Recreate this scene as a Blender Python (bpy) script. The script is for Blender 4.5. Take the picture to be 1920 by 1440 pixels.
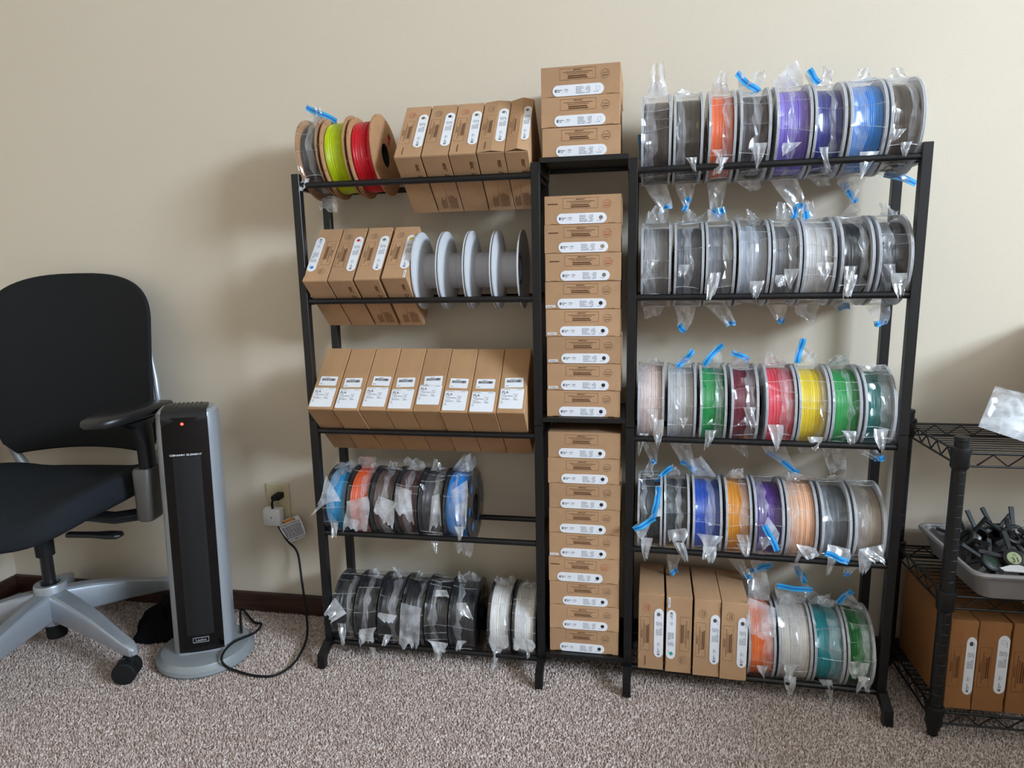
import bpy, bmesh, math, random
import numpy as np
from mathutils import Vector, Matrix
from mathutils.geometry import tessellate_polygon

for o in list(bpy.data.objects): bpy.data.objects.remove(o)
scene = bpy.context.scene
col = scene.collection
R_ = math.radians

# ------------------------------------------------------------------ camera
CP = Vector((0.735, -1.429, 0.968)); YAW, PITCH, ROLL = R_(10.219), R_(9.863), R_(-1.136); FPX = 1222.4
def cam_axes():
    f = Vector((-math.sin(YAW), math.cos(YAW), 0)); r = Vector((math.cos(YAW), math.sin(YAW), 0)); u = Vector((0, 0, 1))
    f2 = f*math.cos(PITCH) - u*math.sin(PITCH); u2 = u*math.cos(PITCH) + f*math.sin(PITCH)
    return r*math.cos(ROLL) + u2*math.sin(ROLL), u2*math.cos(ROLL) - r*math.sin(ROLL), f2
CR, CU, CF = cam_axes()
cam = bpy.data.cameras.new('camera'); cam_ob = bpy.data.objects.new('camera', cam); col.objects.link(cam_ob)
cam.sensor_fit = 'HORIZONTAL'; cam.sensor_width = 36; cam.lens = 36*FPX/1920; cam.clip_start = .02
cam_ob.matrix_world = Matrix(((CR.x, CU.x, -CF.x, CP.x), (CR.y, CU.y, -CF.y, CP.y), (CR.z, CU.z, -CF.z, CP.z), (0, 0, 0, 1)))
scene.camera = cam_ob

# ------------------------------------------------------------------ world, daylight, exposure
w = bpy.data.worlds.new('world'); scene.world = w; w.use_nodes = True
w.node_tree.nodes['Background'].inputs[0].default_value = (.75, .85, 1, 1); w.node_tree.nodes['Background'].inputs[1].default_value = .4
def area(name, loc, rot, sx, sy, power, colr):
    l = bpy.data.lights.new(name, 'AREA'); l.shape = 'RECTANGLE'; l.size = sx; l.size_y = sy; l.energy = power; l.color = colr
    o = bpy.data.objects.new(name, l); col.objects.link(o); o.location = loc; o.rotation_euler = rot; return o
# daylight through the window of the right-hand wall; the weak rear light is added fill, no window known
area('window_daylight', (4.21, -2.10, 2.12), (0, R_(90), 0), .62, 1.35, 245, (.67, .825, 1))
area('rear_fill_light', (1.55, -4.56, 1.45), (R_(90), 0, 0), 1.3, 1.25, 2, (.95, .97, 1))
FILL_POWER = 5.5
vs = scene.view_settings; vs.view_transform = 'Standard'; vs.look = 'None'; vs.exposure = 0.04; vs.gamma = 1; vs.use_curve_mapping = False
scene.cycles.use_denoising = True
scene.cycles.max_bounces = 5; scene.cycles.diffuse_bounces = 3; scene.cycles.glossy_bounces = 2; scene.cycles.transparent_max_bounces = 12; scene.cycles.adaptive_threshold = .03
scene.cycles.caustics_reflective = False; scene.cycles.caustics_refractive = False

# ------------------------------------------------------------------ measured frame of the racks (metres)
ZR = (1.167, .906, .596, .336, .041)       # rail heights, top to bottom
YR, WIN, TP, ZTOP, YF, WALL = .148, .528, .0185, 1.192, .061, .192
RX, RY, RA = .7508, .0005, R_(-1.8717)     # right rack: place and slight turn
RM = Matrix.Translation((RX, RY, 0)) @ Matrix.Rotation(RA, 4, 'Z')
LM = Matrix.Identity(4); RRAIL = .007
def at(px, py, y=0., M=LM):
    """the point seen at (px,py) of the photograph that lies on the plane y of the frame M"""
    d = CF + CR*((px-960)/FPX) + CU*((720-py)/FPX)
    n = (M.to_3x3() @ Vector((0, 1, 0))); p0 = M @ Vector((0, y, 0))
    return CP + d*((p0-CP).dot(n)/d.dot(n))

# ------------------------------------------------------------------ materials
def lin(c):
    return tuple(((v/255)/12.92 if v/255 <= .04045 else ((v/255+.055)/1.055)**2.4) for v in c)
MATS = {}
def mat(name, rgb, rough=.5, metal=0., spec=.5, var=0., vscale=30., bump=0., bscale=200., coat=0., rgb2=None, detail=3., stretch=None):
    if name in MATS: return MATS[name]
    m = bpy.data.materials.new(name); m.use_nodes = True; nt = m.node_tree; b = nt.nodes['Principled BSDF']
    c = lin(rgb)
    b.inputs['Base Color'].default_value = (*c, 1); b.inputs['Roughness'].default_value = rough; b.inputs['Metallic'].default_value = metal
    b.inputs['Specular IOR Level'].default_value = spec; b.inputs['Coat Weight'].default_value = coat
    tc = nt.nodes.new('ShaderNodeTexCoord'); src = tc.outputs['Object']
    if stretch:
        mp = nt.nodes.new('ShaderNodeMapping'); mp.inputs['Scale'].default_value = stretch; nt.links.new(src, mp.inputs[0]); src = mp.outputs[0]
    n = nt.nodes.new('ShaderNodeTexNoise'); n.inputs['Scale'].default_value = vscale; n.inputs['Detail'].default_value = detail
    nt.links.new(src, n.inputs['Vector'])
    r = nt.nodes.new('ShaderNodeValToRGB'); nt.links.new(n.outputs['Fac'], r.inputs[0])
    c2 = lin(rgb2) if rgb2 else tuple(x*(1-var) for x in c)
    c1 = c if rgb2 else tuple(min(1, x*(1+var)) for x in c)
    r.color_ramp.elements[0].color = (*c2, 1); r.color_ramp.elements[1].color = (*c1, 1)
    r.color_ramp.elements[0].position = .35; r.color_ramp.elements[1].position = .65
    nt.links.new(r.outputs[0], b.inputs['Base Color'])
    if bump:
        n2 = nt.nodes.new('ShaderNodeTexNoise'); n2.inputs['Scale'].default_value = bscale; n2.inputs['Detail'].default_value = 2
        nt.links.new(src, n2.inputs['Vector'])
        bp = nt.nodes.new('ShaderNodeBump'); bp.inputs['Strength'].default_value = bump; bp.inputs['Distance'].default_value = .002
        nt.links.new(n2.outputs['Fac'], bp.inputs['Height']); nt.links.new(bp.outputs[0], b.inputs['Normal'])
    MATS[name] = m; return m
def kraft(name, rgb):
    m = mat(name, rgb, rough=.75, spec=.25, var=.07, vscale=14, bump=.12, bscale=500, detail=6)
    if 'tinted' not in m:
        nt = m.node_tree; b = nt.nodes['Principled BSDF']; src = b.inputs['Base Color'].links[0].from_socket
        oi = nt.nodes.new('ShaderNodeObjectInfo'); mr = nt.nodes.new('ShaderNodeMapRange'); mr.inputs['To Min'].default_value = .9; mr.inputs['To Max'].default_value = 1.06
        hs = nt.nodes.new('ShaderNodeHueSaturation'); nt.links.new(oi.outputs['Random'], mr.inputs[0]); nt.links.new(mr.outputs[0], hs.inputs['Value'])
        nt.links.new(src, hs.inputs['Color']); nt.links.new(hs.outputs[0], b.inputs['Base Color']); m['tinted'] = 1
    return m
def film(name, base, crease, tint=(.86, .88, .92), rough=.16, cell=36., tilt=.55, gl=.045):
    """clear crumpled plastic: flat facets that catch the light differently, whitish along the creases"""
    m = bpy.data.materials.new(name); m.use_nodes = True; nt = m.node_tree; b = nt.nodes['Principled BSDF']; out = nt.nodes['Material Output']; N = nt.nodes.new; K = nt.links.new
    b.inputs['Base Color'].default_value = (*tint, 1); b.inputs['Roughness'].default_value = rough; b.inputs['Specular IOR Level'].default_value = 1
    t = N('ShaderNodeBsdfTransparent'); t.inputs[0].default_value = (.985, .985, .99, 1)
    g = N('ShaderNodeBsdfGlossy'); g.inputs['Roughness'].default_value = .17; g.inputs['Color'].default_value = (1, 1, 1, 1)
    tc = N('ShaderNodeTexCoord'); oi = N('ShaderNodeObjectInfo'); nz = N('ShaderNodeTexNoise'); nz.inputs['Scale'].default_value = 30; K(tc.outputs['Object'], nz.inputs[0])
    sh = N('ShaderNodeVectorMath'); sh.operation = 'MULTIPLY_ADD'; sh.inputs[1].default_value = (.02, .02, .02); K(nz.outputs['Color'], sh.inputs[0]); K(tc.outputs['Object'], sh.inputs[2])
    mp = N('ShaderNodeVectorMath'); mp.operation = 'ADD'; K(sh.outputs[0], mp.inputs[0]); K(oi.outputs['Random'], mp.inputs[1])
    v = N('ShaderNodeTexVoronoi'); v.inputs['Scale'].default_value = cell; K(mp.outputs[0], v.inputs['Vector'])
    ve = N('ShaderNodeTexVoronoi'); ve.feature = 'DISTANCE_TO_EDGE'; ve.inputs['Scale'].default_value = cell; K(mp.outputs[0], ve.inputs['Vector'])
    ge = N('ShaderNodeNewGeometry'); sb = N('ShaderNodeVectorMath'); sb.operation = 'SUBTRACT'; sb.inputs[1].default_value = (.5, .5, .5); K(v.outputs['Color'], sb.inputs[0])
    ma = N('ShaderNodeVectorMath'); ma.operation = 'MULTIPLY_ADD'; ma.inputs[1].default_value = (tilt, tilt, tilt); K(sb.outputs[0], ma.inputs[0]); K(ge.outputs['Normal'], ma.inputs[2])
    no = N('ShaderNodeVectorMath'); no.operation = 'NORMALIZE'; K(ma.outputs[0], no.inputs[0]); K(no.outputs[0], g.inputs['Normal'])
    mr = N('ShaderNodeMapRange'); mr.inputs['From Min'].default_value = .0; mr.inputs['From Max'].default_value = .05; mr.inputs['To Min'].default_value = crease; mr.inputs['To Max'].default_value = base; K(ve.outputs['Distance'], mr.inputs[0])
    at_ = N('ShaderNodeAttribute'); at_.attribute_name = 'crease'; ad = N('ShaderNodeMath'); ad.operation = 'MULTIPLY_ADD'; ad.inputs[1].default_value = .55; ad.use_clamp = True; K(at_.outputs['Fac'], ad.inputs[0]); nv_ = N('ShaderNodeMapRange'); nv_.inputs['From Min'].default_value = .3; nv_.inputs['From Max'].default_value = .7; nv_.inputs['To Min'].default_value = .35; nv_.inputs['To Max'].default_value = 1.5; K(nz.outputs['Fac'], nv_.inputs[0]); ml = N('ShaderNodeMath'); ml.operation = 'MULTIPLY'; K(nv_.outputs[0], ml.inputs[0]); K(mr.outputs[0], ml.inputs[1]); K(ml.outputs[0], ad.inputs[2])
    mx = N('ShaderNodeMixShader'); K(ad.outputs[0], mx.inputs[0]); K(t.outputs[0], mx.inputs[1]); K(b.outputs[0], mx.inputs[2])
    lw = N('ShaderNodeLayerWeight'); lw.inputs[0].default_value = .5
    pw = N('ShaderNodeMath'); pw.operation = 'POWER'; pw.inputs[1].default_value = 3.5; K(lw.outputs['Facing'], pw.inputs[0])
    fr = N('ShaderNodeMapRange'); fr.inputs['To Min'].default_value = gl; fr.inputs['To Max'].default_value = .55; K(pw.outputs[0], fr.inputs[0])
    mx2 = N('ShaderNodeMixShader'); K(fr.outputs[0], mx2.inputs[0]); K(mx.outputs[0], mx2.inputs[1]); K(g.outputs[0], mx2.inputs[2])
    K(mx2.outputs[0], out.inputs[0]); MATS[name] = m; return m

M_wall = mat('wall_paint', (219, 205, 185), rough=.85, spec=.2, var=.01, vscale=2, bump=.1, bscale=260)
M_ceil = mat('ceiling_paint', (232, 228, 218), rough=.9, spec=.1)
M_carpet = mat('carpet_backing', (150, 132, 124), rough=1, spec=0, var=.2, vscale=300, bump=.5, bscale=300)
M_pile = mat('carpet_pile_fibre', (246, 231, 223), rough=1, spec=0, rgb2=(184, 160, 149), vscale=120, detail=4)
M_wood = mat('dark_baseboard_wood', (74, 46, 33), rough=.5, rgb2=(52, 31, 22), vscale=9, stretch=(1, 1, 14), detail=6)
M_steel = mat('black_powder_coat', (15, 15, 17), rough=.36, spec=.5, var=.08, bump=.08, bscale=900)
M_kraft = kraft('kraft_card', (186, 146, 110)); M_kraft2 = kraft('brown_card', (182, 141, 102)); M_kraft_shade = kraft('shaded_card', (158, 108, 66))  # last tone is kraft with the lower tier's shade put into its colour
M_paper = mat('white_sticker', (236, 236, 240), rough=.55, spec=.3, var=.015)
M_ink = mat('black_ink', (38, 34, 36), rough=.7, spec=.2); M_ink2 = mat('brown_box_ink', (84, 52, 34), rough=.8, spec=.1)
M_inkg = mat('grey_ink', (118, 116, 122), rough=.8, spec=.1); M_red = mat('red_stamp_ink', (196, 92, 70), rough=.8, spec=.1); M_stampg = mat('grey_stamp_ink', (112, 94, 78), rough=.8, spec=.1)
M_film = film('clear_bag_film', .02, .02); M_filmw = film('crumpled_bag_film', .34, .40, cell=38, tilt=.7, gl=.11); M_filmf = film('frosted_bag_film', .45, .55, cell=24); M_films = film('folded_bag_film', .2, .2, cell=40)
M_zip = mat('blue_zip', (64, 172, 230), rough=.3, spec=.5); M_zipd = mat('dark_blue_zip', (14, 118, 208), rough=.3)
M_flW = mat('grey_white_flange', (228, 229, 232), rough=.4, var=.02); M_flK = mat('black_flange', (20, 20, 23), rough=.32)
M_flC = mat('cardboard_flange', (176, 132, 94), rough=.8, spec=.2, var=.06, vscale=25, bump=.1, bscale=400); M_flG = mat('pale_grey_spool', (205, 206, 210), rough=.45, bump=.0)
M_hub = mat('grey_hub', (176, 174, 176), rough=.45); M_core = mat('dark_core', (24, 24, 26), rough=.6)
M_rubber = mat('black_rubber', (22, 22, 23), rough=.7, spec=.3); M_plast = mat('black_plastic', (24, 24, 26), rough=.35); M_gloss = mat('gloss_black', (9, 9, 10), rough=.12)
M_silver = mat('silver_plastic', (172, 176, 182), rough=.38, metal=.35, spec=.5, var=.02); M_alu = mat('silver_aluminium', (176, 182, 190), rough=.36, metal=.55, var=.02)
M_dsilver = mat('satin_silver_base', (150, 155, 158), rough=.45, metal=.25)
M_mesh = mat('chair_mesh', (22, 23, 25), rough=.75, spec=.3, bump=.5, bscale=900, var=.1, vscale=500); M_seat = mat('chair_fabric', (38, 41, 45), rough=.95, spec=.1, var=.12, vscale=300, bump=.3, bscale=700)
M_taupe = mat('taupe_plastic', (88, 84, 80), rough=.45); M_white = mat('white_plastic', (232, 230, 230), rough=.35); M_ivory = mat('ivory_plastic', (206, 192, 156), rough=.4)
M_cloth = mat('black_cloth', (26, 26, 29), rough=1, spec=.05, bump=.4, bscale=500); M_tub = mat('grey_tub', (140, 134, 132), rough=.45, var=.03); M_wire = mat('black_wire', (13, 13, 13), rough=.45)
M_lcd = mat('lcd_glass', (186, 196, 150), rough=.2); M_hyg = mat('hygrometer_black', (34, 36, 36), rough=.5); M_orange = mat('orange_band', (226, 140, 40), rough=.6)
M_green = mat('dark_lcd', (52, 72, 60), rough=.2)
_led = bpy.data.materials.new('red_led'); _led.use_nodes = True; _b = _led.node_tree.nodes['Principled BSDF']
_b.inputs['Emission Color'].default_value = (1, .03, .02, 1); _b.inputs['Emission Strength'].default_value = 9; _b.inputs['Base Color'].default_value = (.8, .02, .02, 1); M_led = _led
def grille_mat():
    m = mat('grille_mesh', (20, 21, 24), rough=.5); nt = m.node_tree; b = nt.nodes['Principled BSDF']
    tc = nt.nodes.new('ShaderNodeTexCoord'); v = nt.nodes.new('ShaderNodeTexVoronoi'); v.inputs['Scale'].default_value = 260; v.inputs['Randomness'].default_value = 0
    nt.links.new(tc.outputs['Object'], v.inputs[0]); r = nt.nodes.new('ShaderNodeValToRGB'); nt.links.new(v.outputs['Distance'], r.inputs[0])
    r.color_ramp.elements[0].position = .3; r.color_ramp.elements[1].position = .36
    r.color_ramp.elements[0].color = (.001, .001, .001, 1); r.color_ramp.elements[1].color = (.007, .008, .010, 1); nt.links.new(r.outputs[0], b.inputs['Base Color']); return m
M_grille = grille_mat()
def filament(rgb, rough=.32):
    nm = 'filament_%d_%d_%d' % rgb
    if nm in MATS: return MATS[nm]
    m = mat(nm, rgb, rough=rough, spec=.5, var=.05, vscale=40); nt = m.node_tree; b = nt.nodes['Principled BSDF']
    tc = nt.nodes.new('ShaderNodeTexCoord'); mp = nt.nodes.new('ShaderNodeMapping'); mp.inputs['Scale'].default_value = (900, 3, 3); nt.links.new(tc.outputs['Object'], mp.inputs[0])
    n = nt.nodes.new('ShaderNodeTexNoise'); n.inputs['Scale'].default_value = 1; n.inputs['Detail'].default_value = 1; nt.links.new(mp.outputs[0], n.inputs[0])
    bp = nt.nodes.new('ShaderNodeBump'); bp.inputs['Strength'].default_value = .6; bp.inputs['Distance'].default_value = .0015
    nt.links.new(n.outputs['Fac'], bp.inputs['Height']); nt.links.new(bp.outputs[0], b.inputs['Normal']); return m

# ------------------------------------------------------------------ mesh helpers
class MB:
    def __init__(s): s.v = []; s.f = []; s.m = []; s.mi = 0; s.M = Matrix.Identity(4)
    def add(s, vs, fs):
        k = len(s.v); s.v += [tuple(s.M @ Vector(p)) for p in vs]; s.f += [tuple(i+k for i in f) for f in fs]; s.m += [s.mi]*len(fs); return s
    def box(s, x0, x1, y0, y1, z0, z1, c=0.):
        if c <= 0:
            return s.add([(x, y, z) for z in (z0, z1) for y in (y0, y1) for x in (x0, x1)],
                         [(0, 2, 3, 1), (4, 5, 7, 6), (0, 1, 5, 4), (2, 6, 7, 3), (0, 4, 6, 2), (1, 3, 7, 5)])
        bm = bmesh.new(); bmesh.ops.create_cube(bm, size=1)
        for q in bm.verts: q.co = Vector(((x0+x1)/2+q.co.x*(x1-x0), (y0+y1)/2+q.co.y*(y1-y0), (z0+z1)/2+q.co.z*(z1-z0)))
        bmesh.ops.bevel(bm, geom=bm.edges[:], offset=c, segments=2 if c > .004 else 1, affect='EDGES', profile=.5)
        bm.verts.index_update(); r = s.add([q.co[:] for q in bm.verts], [tuple(q.index for q in f.verts) for f in bm.faces]); bm.free(); return r
    def loft(s, rings, cap=True, closed=True):
        n = len(rings[0]); vs = [p for r in rings for p in r]; fs = []
        for i in range(len(rings)-1):
            for j in range(n if closed else n-1):
                a, b = i*n+j, i*n+(j+1) % n; fs.append((a, b, b+n, a+n))
        if cap and closed: fs.append(tuple(range(n-1, -1, -1))); fs.append(tuple(range((len(rings)-1)*n, len(rings)*n)))
        return s.add(vs, fs)
    def lathe(s, prof, n=32, axis='Z', cap=True):
        rings = []
        for h, r in prof:
            q = []
            for j in range(n):
                a = 2*math.pi*j/n; c, d = r*math.cos(a), r*math.sin(a)
                q.append((c, d, h) if axis == 'Z' else (h, c, d) if axis == 'X' else (d, h, c))
            rings.append(q)
        return s.loft(rings, cap)
    def tube(s, pts, r, n=8, cap=True):
        pts = [Vector(p) for p in pts]; rings = []; up = None
        for i, p in enumerate(pts):
            t = (pts[min(i+1, len(pts)-1)]-pts[max(i-1, 0)]).normalized()
            if up is None: up = t.orthogonal().normalized()
            up = (up-t*up.dot(t)).normalized(); b = t.cross(up); rr = r[i] if isinstance(r, (list, tuple)) else r
            rings.append([p+(up*math.cos(2*math.pi*j/n)+b*math.sin(2*math.pi*j/n))*rr for j in range(n)])
        return s.loft(rings, cap)
    def sq(s, pts, hx, hy, up=Vector((0, 0, 1))):
        """square-section bar along a path"""
        pts = [Vector(p) for p in pts]; rings = []
        for i, p in enumerate(pts):
            t = (pts[min(i+1, len(pts)-1)]-pts[max(i-1, 0)]).normalized(); sd = Vector((1, 0, 0)); q = sd.cross(t).normalized()
            k = 1.
            if 0 < i < len(pts)-1: k = 1/max(.5, math.cos((pts[i+1]-p).angle(p-pts[i-1])/2))
            rings.append([p+sd*a*hx+q*b*hy*k for a, b in ((-1, -1), (1, -1), (1, 1), (-1, 1))])
        return s.loft(rings)
    def poly(s, loops, y0, y1, axis='Y'):
        """flat plate with holes, outline in (x,z), between y0 and y1"""
        L3 = [[Vector((a, b, 0)) for a, b in l] for l in loops]; tri = tessellate_polygon(L3); flat = [p for l in loops for p in l]; n = len(flat)
        def P(a, b, y): return (a, y, b) if axis == 'Y' else (y, a, b) if axis == 'X' else (a, b, y)
        vs = [P(a, b, y0) for a, b in flat]+[P(a, b, y1) for a, b in flat]
        fs = [tuple(t) for t in tri]+[tuple(i+n for i in reversed(t)) for t in tri]; k = 0
        for l in loops:
            m = len(l)
            for i in range(m): a, b = k+i, k+(i+1) % m; fs.append((a, b, b+n, a+n))
            k += m
        return s.add(vs, fs)
    def grid(s, fn, nu, nv):
        vs = [fn(i/nu, j/nv) for j in range(nv+1) for i in range(nu+1)]
        return s.add(vs, [(j*(nu+1)+i, j*(nu+1)+i+1, (j+1)*(nu+1)+i+1, (j+1)*(nu+1)+i) for j in range(nv) for i in range(nu)])
    def mesh(s, name, mats, smooth=None):
        me = bpy.data.meshes.new(name); me.from_pydata(s.v, [], s.f)
        for m in (mats if isinstance(mats, (list, tuple)) else [mats]): me.materials.append(m)
        if isinstance(mats, (list, tuple)) and len(mats) > 1: me.polygons.foreach_set('material_index', s.m)
        bm = bmesh.new(); bm.from_mesh(me); bmesh.ops.recalc_face_normals(bm, faces=bm.faces)
        if smooth is not None:
            for f in bm.faces: f.smooth = True
            for e in bm.edges:
                if len(e.link_faces) == 2 and e.calc_face_angle(0) > smooth: e.smooth = False
        bm.to_mesh(me); bm.free(); me.update(); return me
    def obj(s, name, mats, parent=None, smooth=None): return link(name, s.mesh(name, mats, smooth), parent)
def link(name, data, parent=None, M=None):
    o = bpy.data.objects.new(name, data); col.objects.link(o); o.parent = parent
    if M is not None: o.matrix_local = M
    return o
def tag(o, label, cat, group=None, kind=None):
    o['label'] = label; o['category'] = cat
    if group: o['group'] = group
    if kind: o['kind'] = kind
    return o
def thing(name, M, label, cat, group=None):
    o = bpy.data.objects.new(name, None); col.objects.link(o); o.empty_display_size = .02
    o.matrix_world = M if isinstance(M, Matrix) else Matrix.Translation(M)
    o['label'] = label; o['category'] = cat
    if group: o['group'] = group
    return o
def struct(o): o['kind'] = 'structure'; return o
def circ(cx, cy, r, n=24, ry=None): return [(cx+r*math.cos(2*math.pi*i/n), cy+(ry or r)*math.sin(2*math.pi*i/n)) for i in range(n)]
def rrect(x0, x1, z0, z1, r, n=4):
    pts = []
    for cx, cz, a0 in ((x1-r, z1-r, 0), (x0+r, z1-r, 90), (x0+r, z0+r, 180), (x1-r, z0+r, 270)):
        for i in range(n+1): a = R_(a0+90*i/n); pts.append((cx+r*math.cos(a), cz+r*math.sin(a)))
    return pts
TXT = {}
def text(mb, s, x, z, size, y=0., align='LEFT', bold=0., wide=1.):
    """flat lettering in the x,z plane, read from -y"""
    key = (s, bold)
    if key not in TXT:
        c = bpy.data.curves.new('t', 'FONT'); c.body = s; c.size = 1; c.resolution_u = 2; c.offset = bold
        o = bpy.data.objects.new('t', c); me = bpy.data.meshes.new_from_object(o)
        vs = [v.co[:] for v in me.vertices]; fs = [tuple(p.vertices) for p in me.polygons]
        bpy.data.objects.remove(o); bpy.data.curves.remove(c); bpy.data.meshes.remove(me); TXT[key] = (vs, fs)
    vs, fs = TXT[key]
    if not vs: return
    w_ = max(v[0] for v in vs)*size*wide; dx = 0 if align == 'LEFT' else -w_/2 if align == 'CENTER' else -w_
    mb.add([(x+dx+v[0]*size*wide, y, z+v[1]*size) for v in vs], fs)
def bar(mb, x0, x1, z0, z1, y=0.): mb.add([(x0, y, z0), (x1, y, z0), (x1, y, z1), (x0, y, z1)], [(0, 1, 2, 3)])
def greek(mb, x0, x1, z, h, rnd, y=0., gap=.35):
    """a line of print too small to read"""
    x = x0
    while x < x1-h:
        l = min(rnd.uniform(1.5, 5)*h, x1-x); bar(mb, x, x+l, z, z+h, y); x += l+h*gap*2
def frame(mb, x0, x1, z0, z1, t, y=0.):
    bar(mb, x0, x1, z0, z0+t, y); bar(mb, x0, x1, z1-t, z1, y); bar(mb, x0, x0+t, z0, z1, y); bar(mb, x1-t, x1, z0, z1, y)

# ------------------------------------------------------------------ the room
X0, X1, Y0, ZC = -1.16, 4.25, -4.6, 2.62
struct(MB().box(X0-.1, X1+.1, Y0-.1, WALL+.1, -.12, -.004).obj('floor', M_carpet))
struct(MB().box(X0-.1, X1+.1, WALL, WALL+.1, -.004, ZC).obj('wall_back', M_wall))
struct(MB().box(X0-.1, X0, Y0, WALL, -.004, ZC).obj('wall_left', M_wall))
def wall_hole(name, a0, a1, h0, h1, axis, p0, p1, lo, hi):
    mb = MB(); mb.poly([[(lo, -.004), (hi, -.004), (hi, ZC), (lo, ZC)], [(a0, h0), (a0, h1), (a1, h1), (a1, h0)]], p0, p1, axis); return struct(mb.obj(name, M_wall))
wall_hole('wall_right', -2.79, -1.41, 1.68, 2.56, 'X', X1, X1+.1, Y0, WALL)
wall_hole('wall_front', .88, 2.22, .8, 2.1, 'Y', Y0-.1, Y0, X0, X1)
struct(MB().box(X0-.1, X1+.1, Y0-.1, WALL+.1, ZC, ZC+.1).obj('ceiling', M_ceil))
struct(MB().box(X0, X1, WALL-.012, WALL, -.004, .057, .003).obj('baseboard_back', M_wood))
struct(MB().box(X0, X0+.012, Y0, WALL-.012, -.004, .057, .003).obj('baseboard_left', M_wood))
def carpet():
    rs = np.random.RandomState(4); s = .0042; xs = np.arange(X0+.012, 2.0, s); ys = np.arange(-.85, WALL-.012, s)
    gx, gy = np.meshgrid(xs, ys); n = gx.size; px = gx.ravel()+rs.uniform(-.5, .5, n)*s; py = gy.ravel()+rs.uniform(-.5, .5, n)*s
    a = rs.uniform(0, 6.28, n); r = rs.uniform(.0018, .0034, n); h = rs.uniform(.003, .0085, n); lx = rs.normal(0, .0022, n); ly = rs.normal(0, .0022, n)
    V = np.empty((n, 4, 3), np.float32)
    for k in range(3): V[:, k, 0] = px+r*np.cos(a+k*2.094); V[:, k, 1] = py+r*np.sin(a+k*2.094); V[:, k, 2] = -.004
    V[:, 3, 0] = px+lx; V[:, 3, 1] = py+ly; V[:, 3, 2] = -.004+h
    b = (np.arange(n)*4)[:, None, None]; F = (np.array([[0, 1, 3], [1, 2, 3], [2, 0, 3]])[None]+b).reshape(-1)
    me = bpy.data.meshes.new('carpet_pile'); me.vertices.add(n*4); me.vertices.foreach_set('co', V.ravel()); me.loops.add(len(F)); me.loops.foreach_set('vertex_index', F.astype(np.int32))
    me.polygons.add(n*3); me.polygons.foreach_set('loop_start', np.arange(n*3, dtype=np.int32)*3); me.polygons.foreach_set('loop_total', np.full(n*3, 3, np.int32))
    me.update(); me.validate(); me.materials.append(M_pile); tag(link('carpet_pile', me), 'speckled beige and taupe carpet pile covering the floor', 'carpet', kind='stuff')
carpet()

# ------------------------------------------------------------------ the two spool racks and the shelves between them
def rack(name, M, label):
    t = thing(name, M, label, 'rack')
    zj = .622; h = TP/2
    for x in (-TP, WIN):
        for y in (0, YR):
            MB().box(x, x+TP, y-h, y+h, .042, zj-.0006, .0008).obj('post', M_steel, t)
            MB().box(x, x+TP, y-h, y+h, zj+.0006, ZTOP, .0008).obj('post', M_steel, t)
        # bent foot reaching forward from the front post, and a plain foot at the back
        MB().sq([(x+h, .03, .042), (x+h, -.018, .042), (x+h, -YF+.012, .028), (x+h, -YF+.0095, .0)], h, h*.95).obj('foot', M_steel, t)
        MB().sq([(x+h, YR, .046), (x+h, YR, 0)], h*.96, h*.96).obj('foot', M_steel, t)
        for z in ZR: MB().box(x+.003, x+TP-.003, h, YR-h, z-.009, z+.009, .001).obj('side_bar', M_steel, t)
    for z in ZR:
        for y in (0, YR): MB().tube([(0, y, z), (WIN, y, z)], RRAIL, 14).obj('rail', M_steel, t, .6)
        for x, s in ((WIN+TP, 1), (-TP, -1)):
            mb = MB(); mb.M = Matrix.Translation((x, 0, z)); mb.lathe([(-.001*s, .0035), (.0015*s, .0035), (.002*s, .002)], 10, 'X').obj('bolt', M_steel, t, .6)
    return t
rack('spool_rack', LM, 'black steel rack with five rails on the left, boxes and black spools on it')
rack('spool_rack', RM, 'black steel rack with five rails on the right, bagged spools on it')
for z, lb in ((1.2, 'black metal shelf plate on top between the two racks, under three boxes'), (.6425, 'black metal shelf plate halfway between the racks, under eight boxes'), (.066, 'lowest black metal shelf plate between the racks, under nine boxes')):
    t = thing('shelf_plate', (.6395, 0, z), lb, 'shelf', 'shelf plates between the racks')
    MB().box(-.091, .091, -.012, YR+.012, -.0022, 0, .0006).obj('plate', M_steel, t)
    MB().box(-.091, .091, -.0135, -.0115, -.0105, 0, .0004).obj('front_lip', M_steel, t)
    MB().box(-.091, .091, YR+.0115, YR+.0135, -.0105, 0, .0004).obj('rear_lip', M_steel, t)
    for s in (-1, 1): MB().box(s*.0925-.001, s*.0925+.001, -.01, YR+.01, -.03, 0, .0004).obj('side_bracket', M_steel, t)

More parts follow.
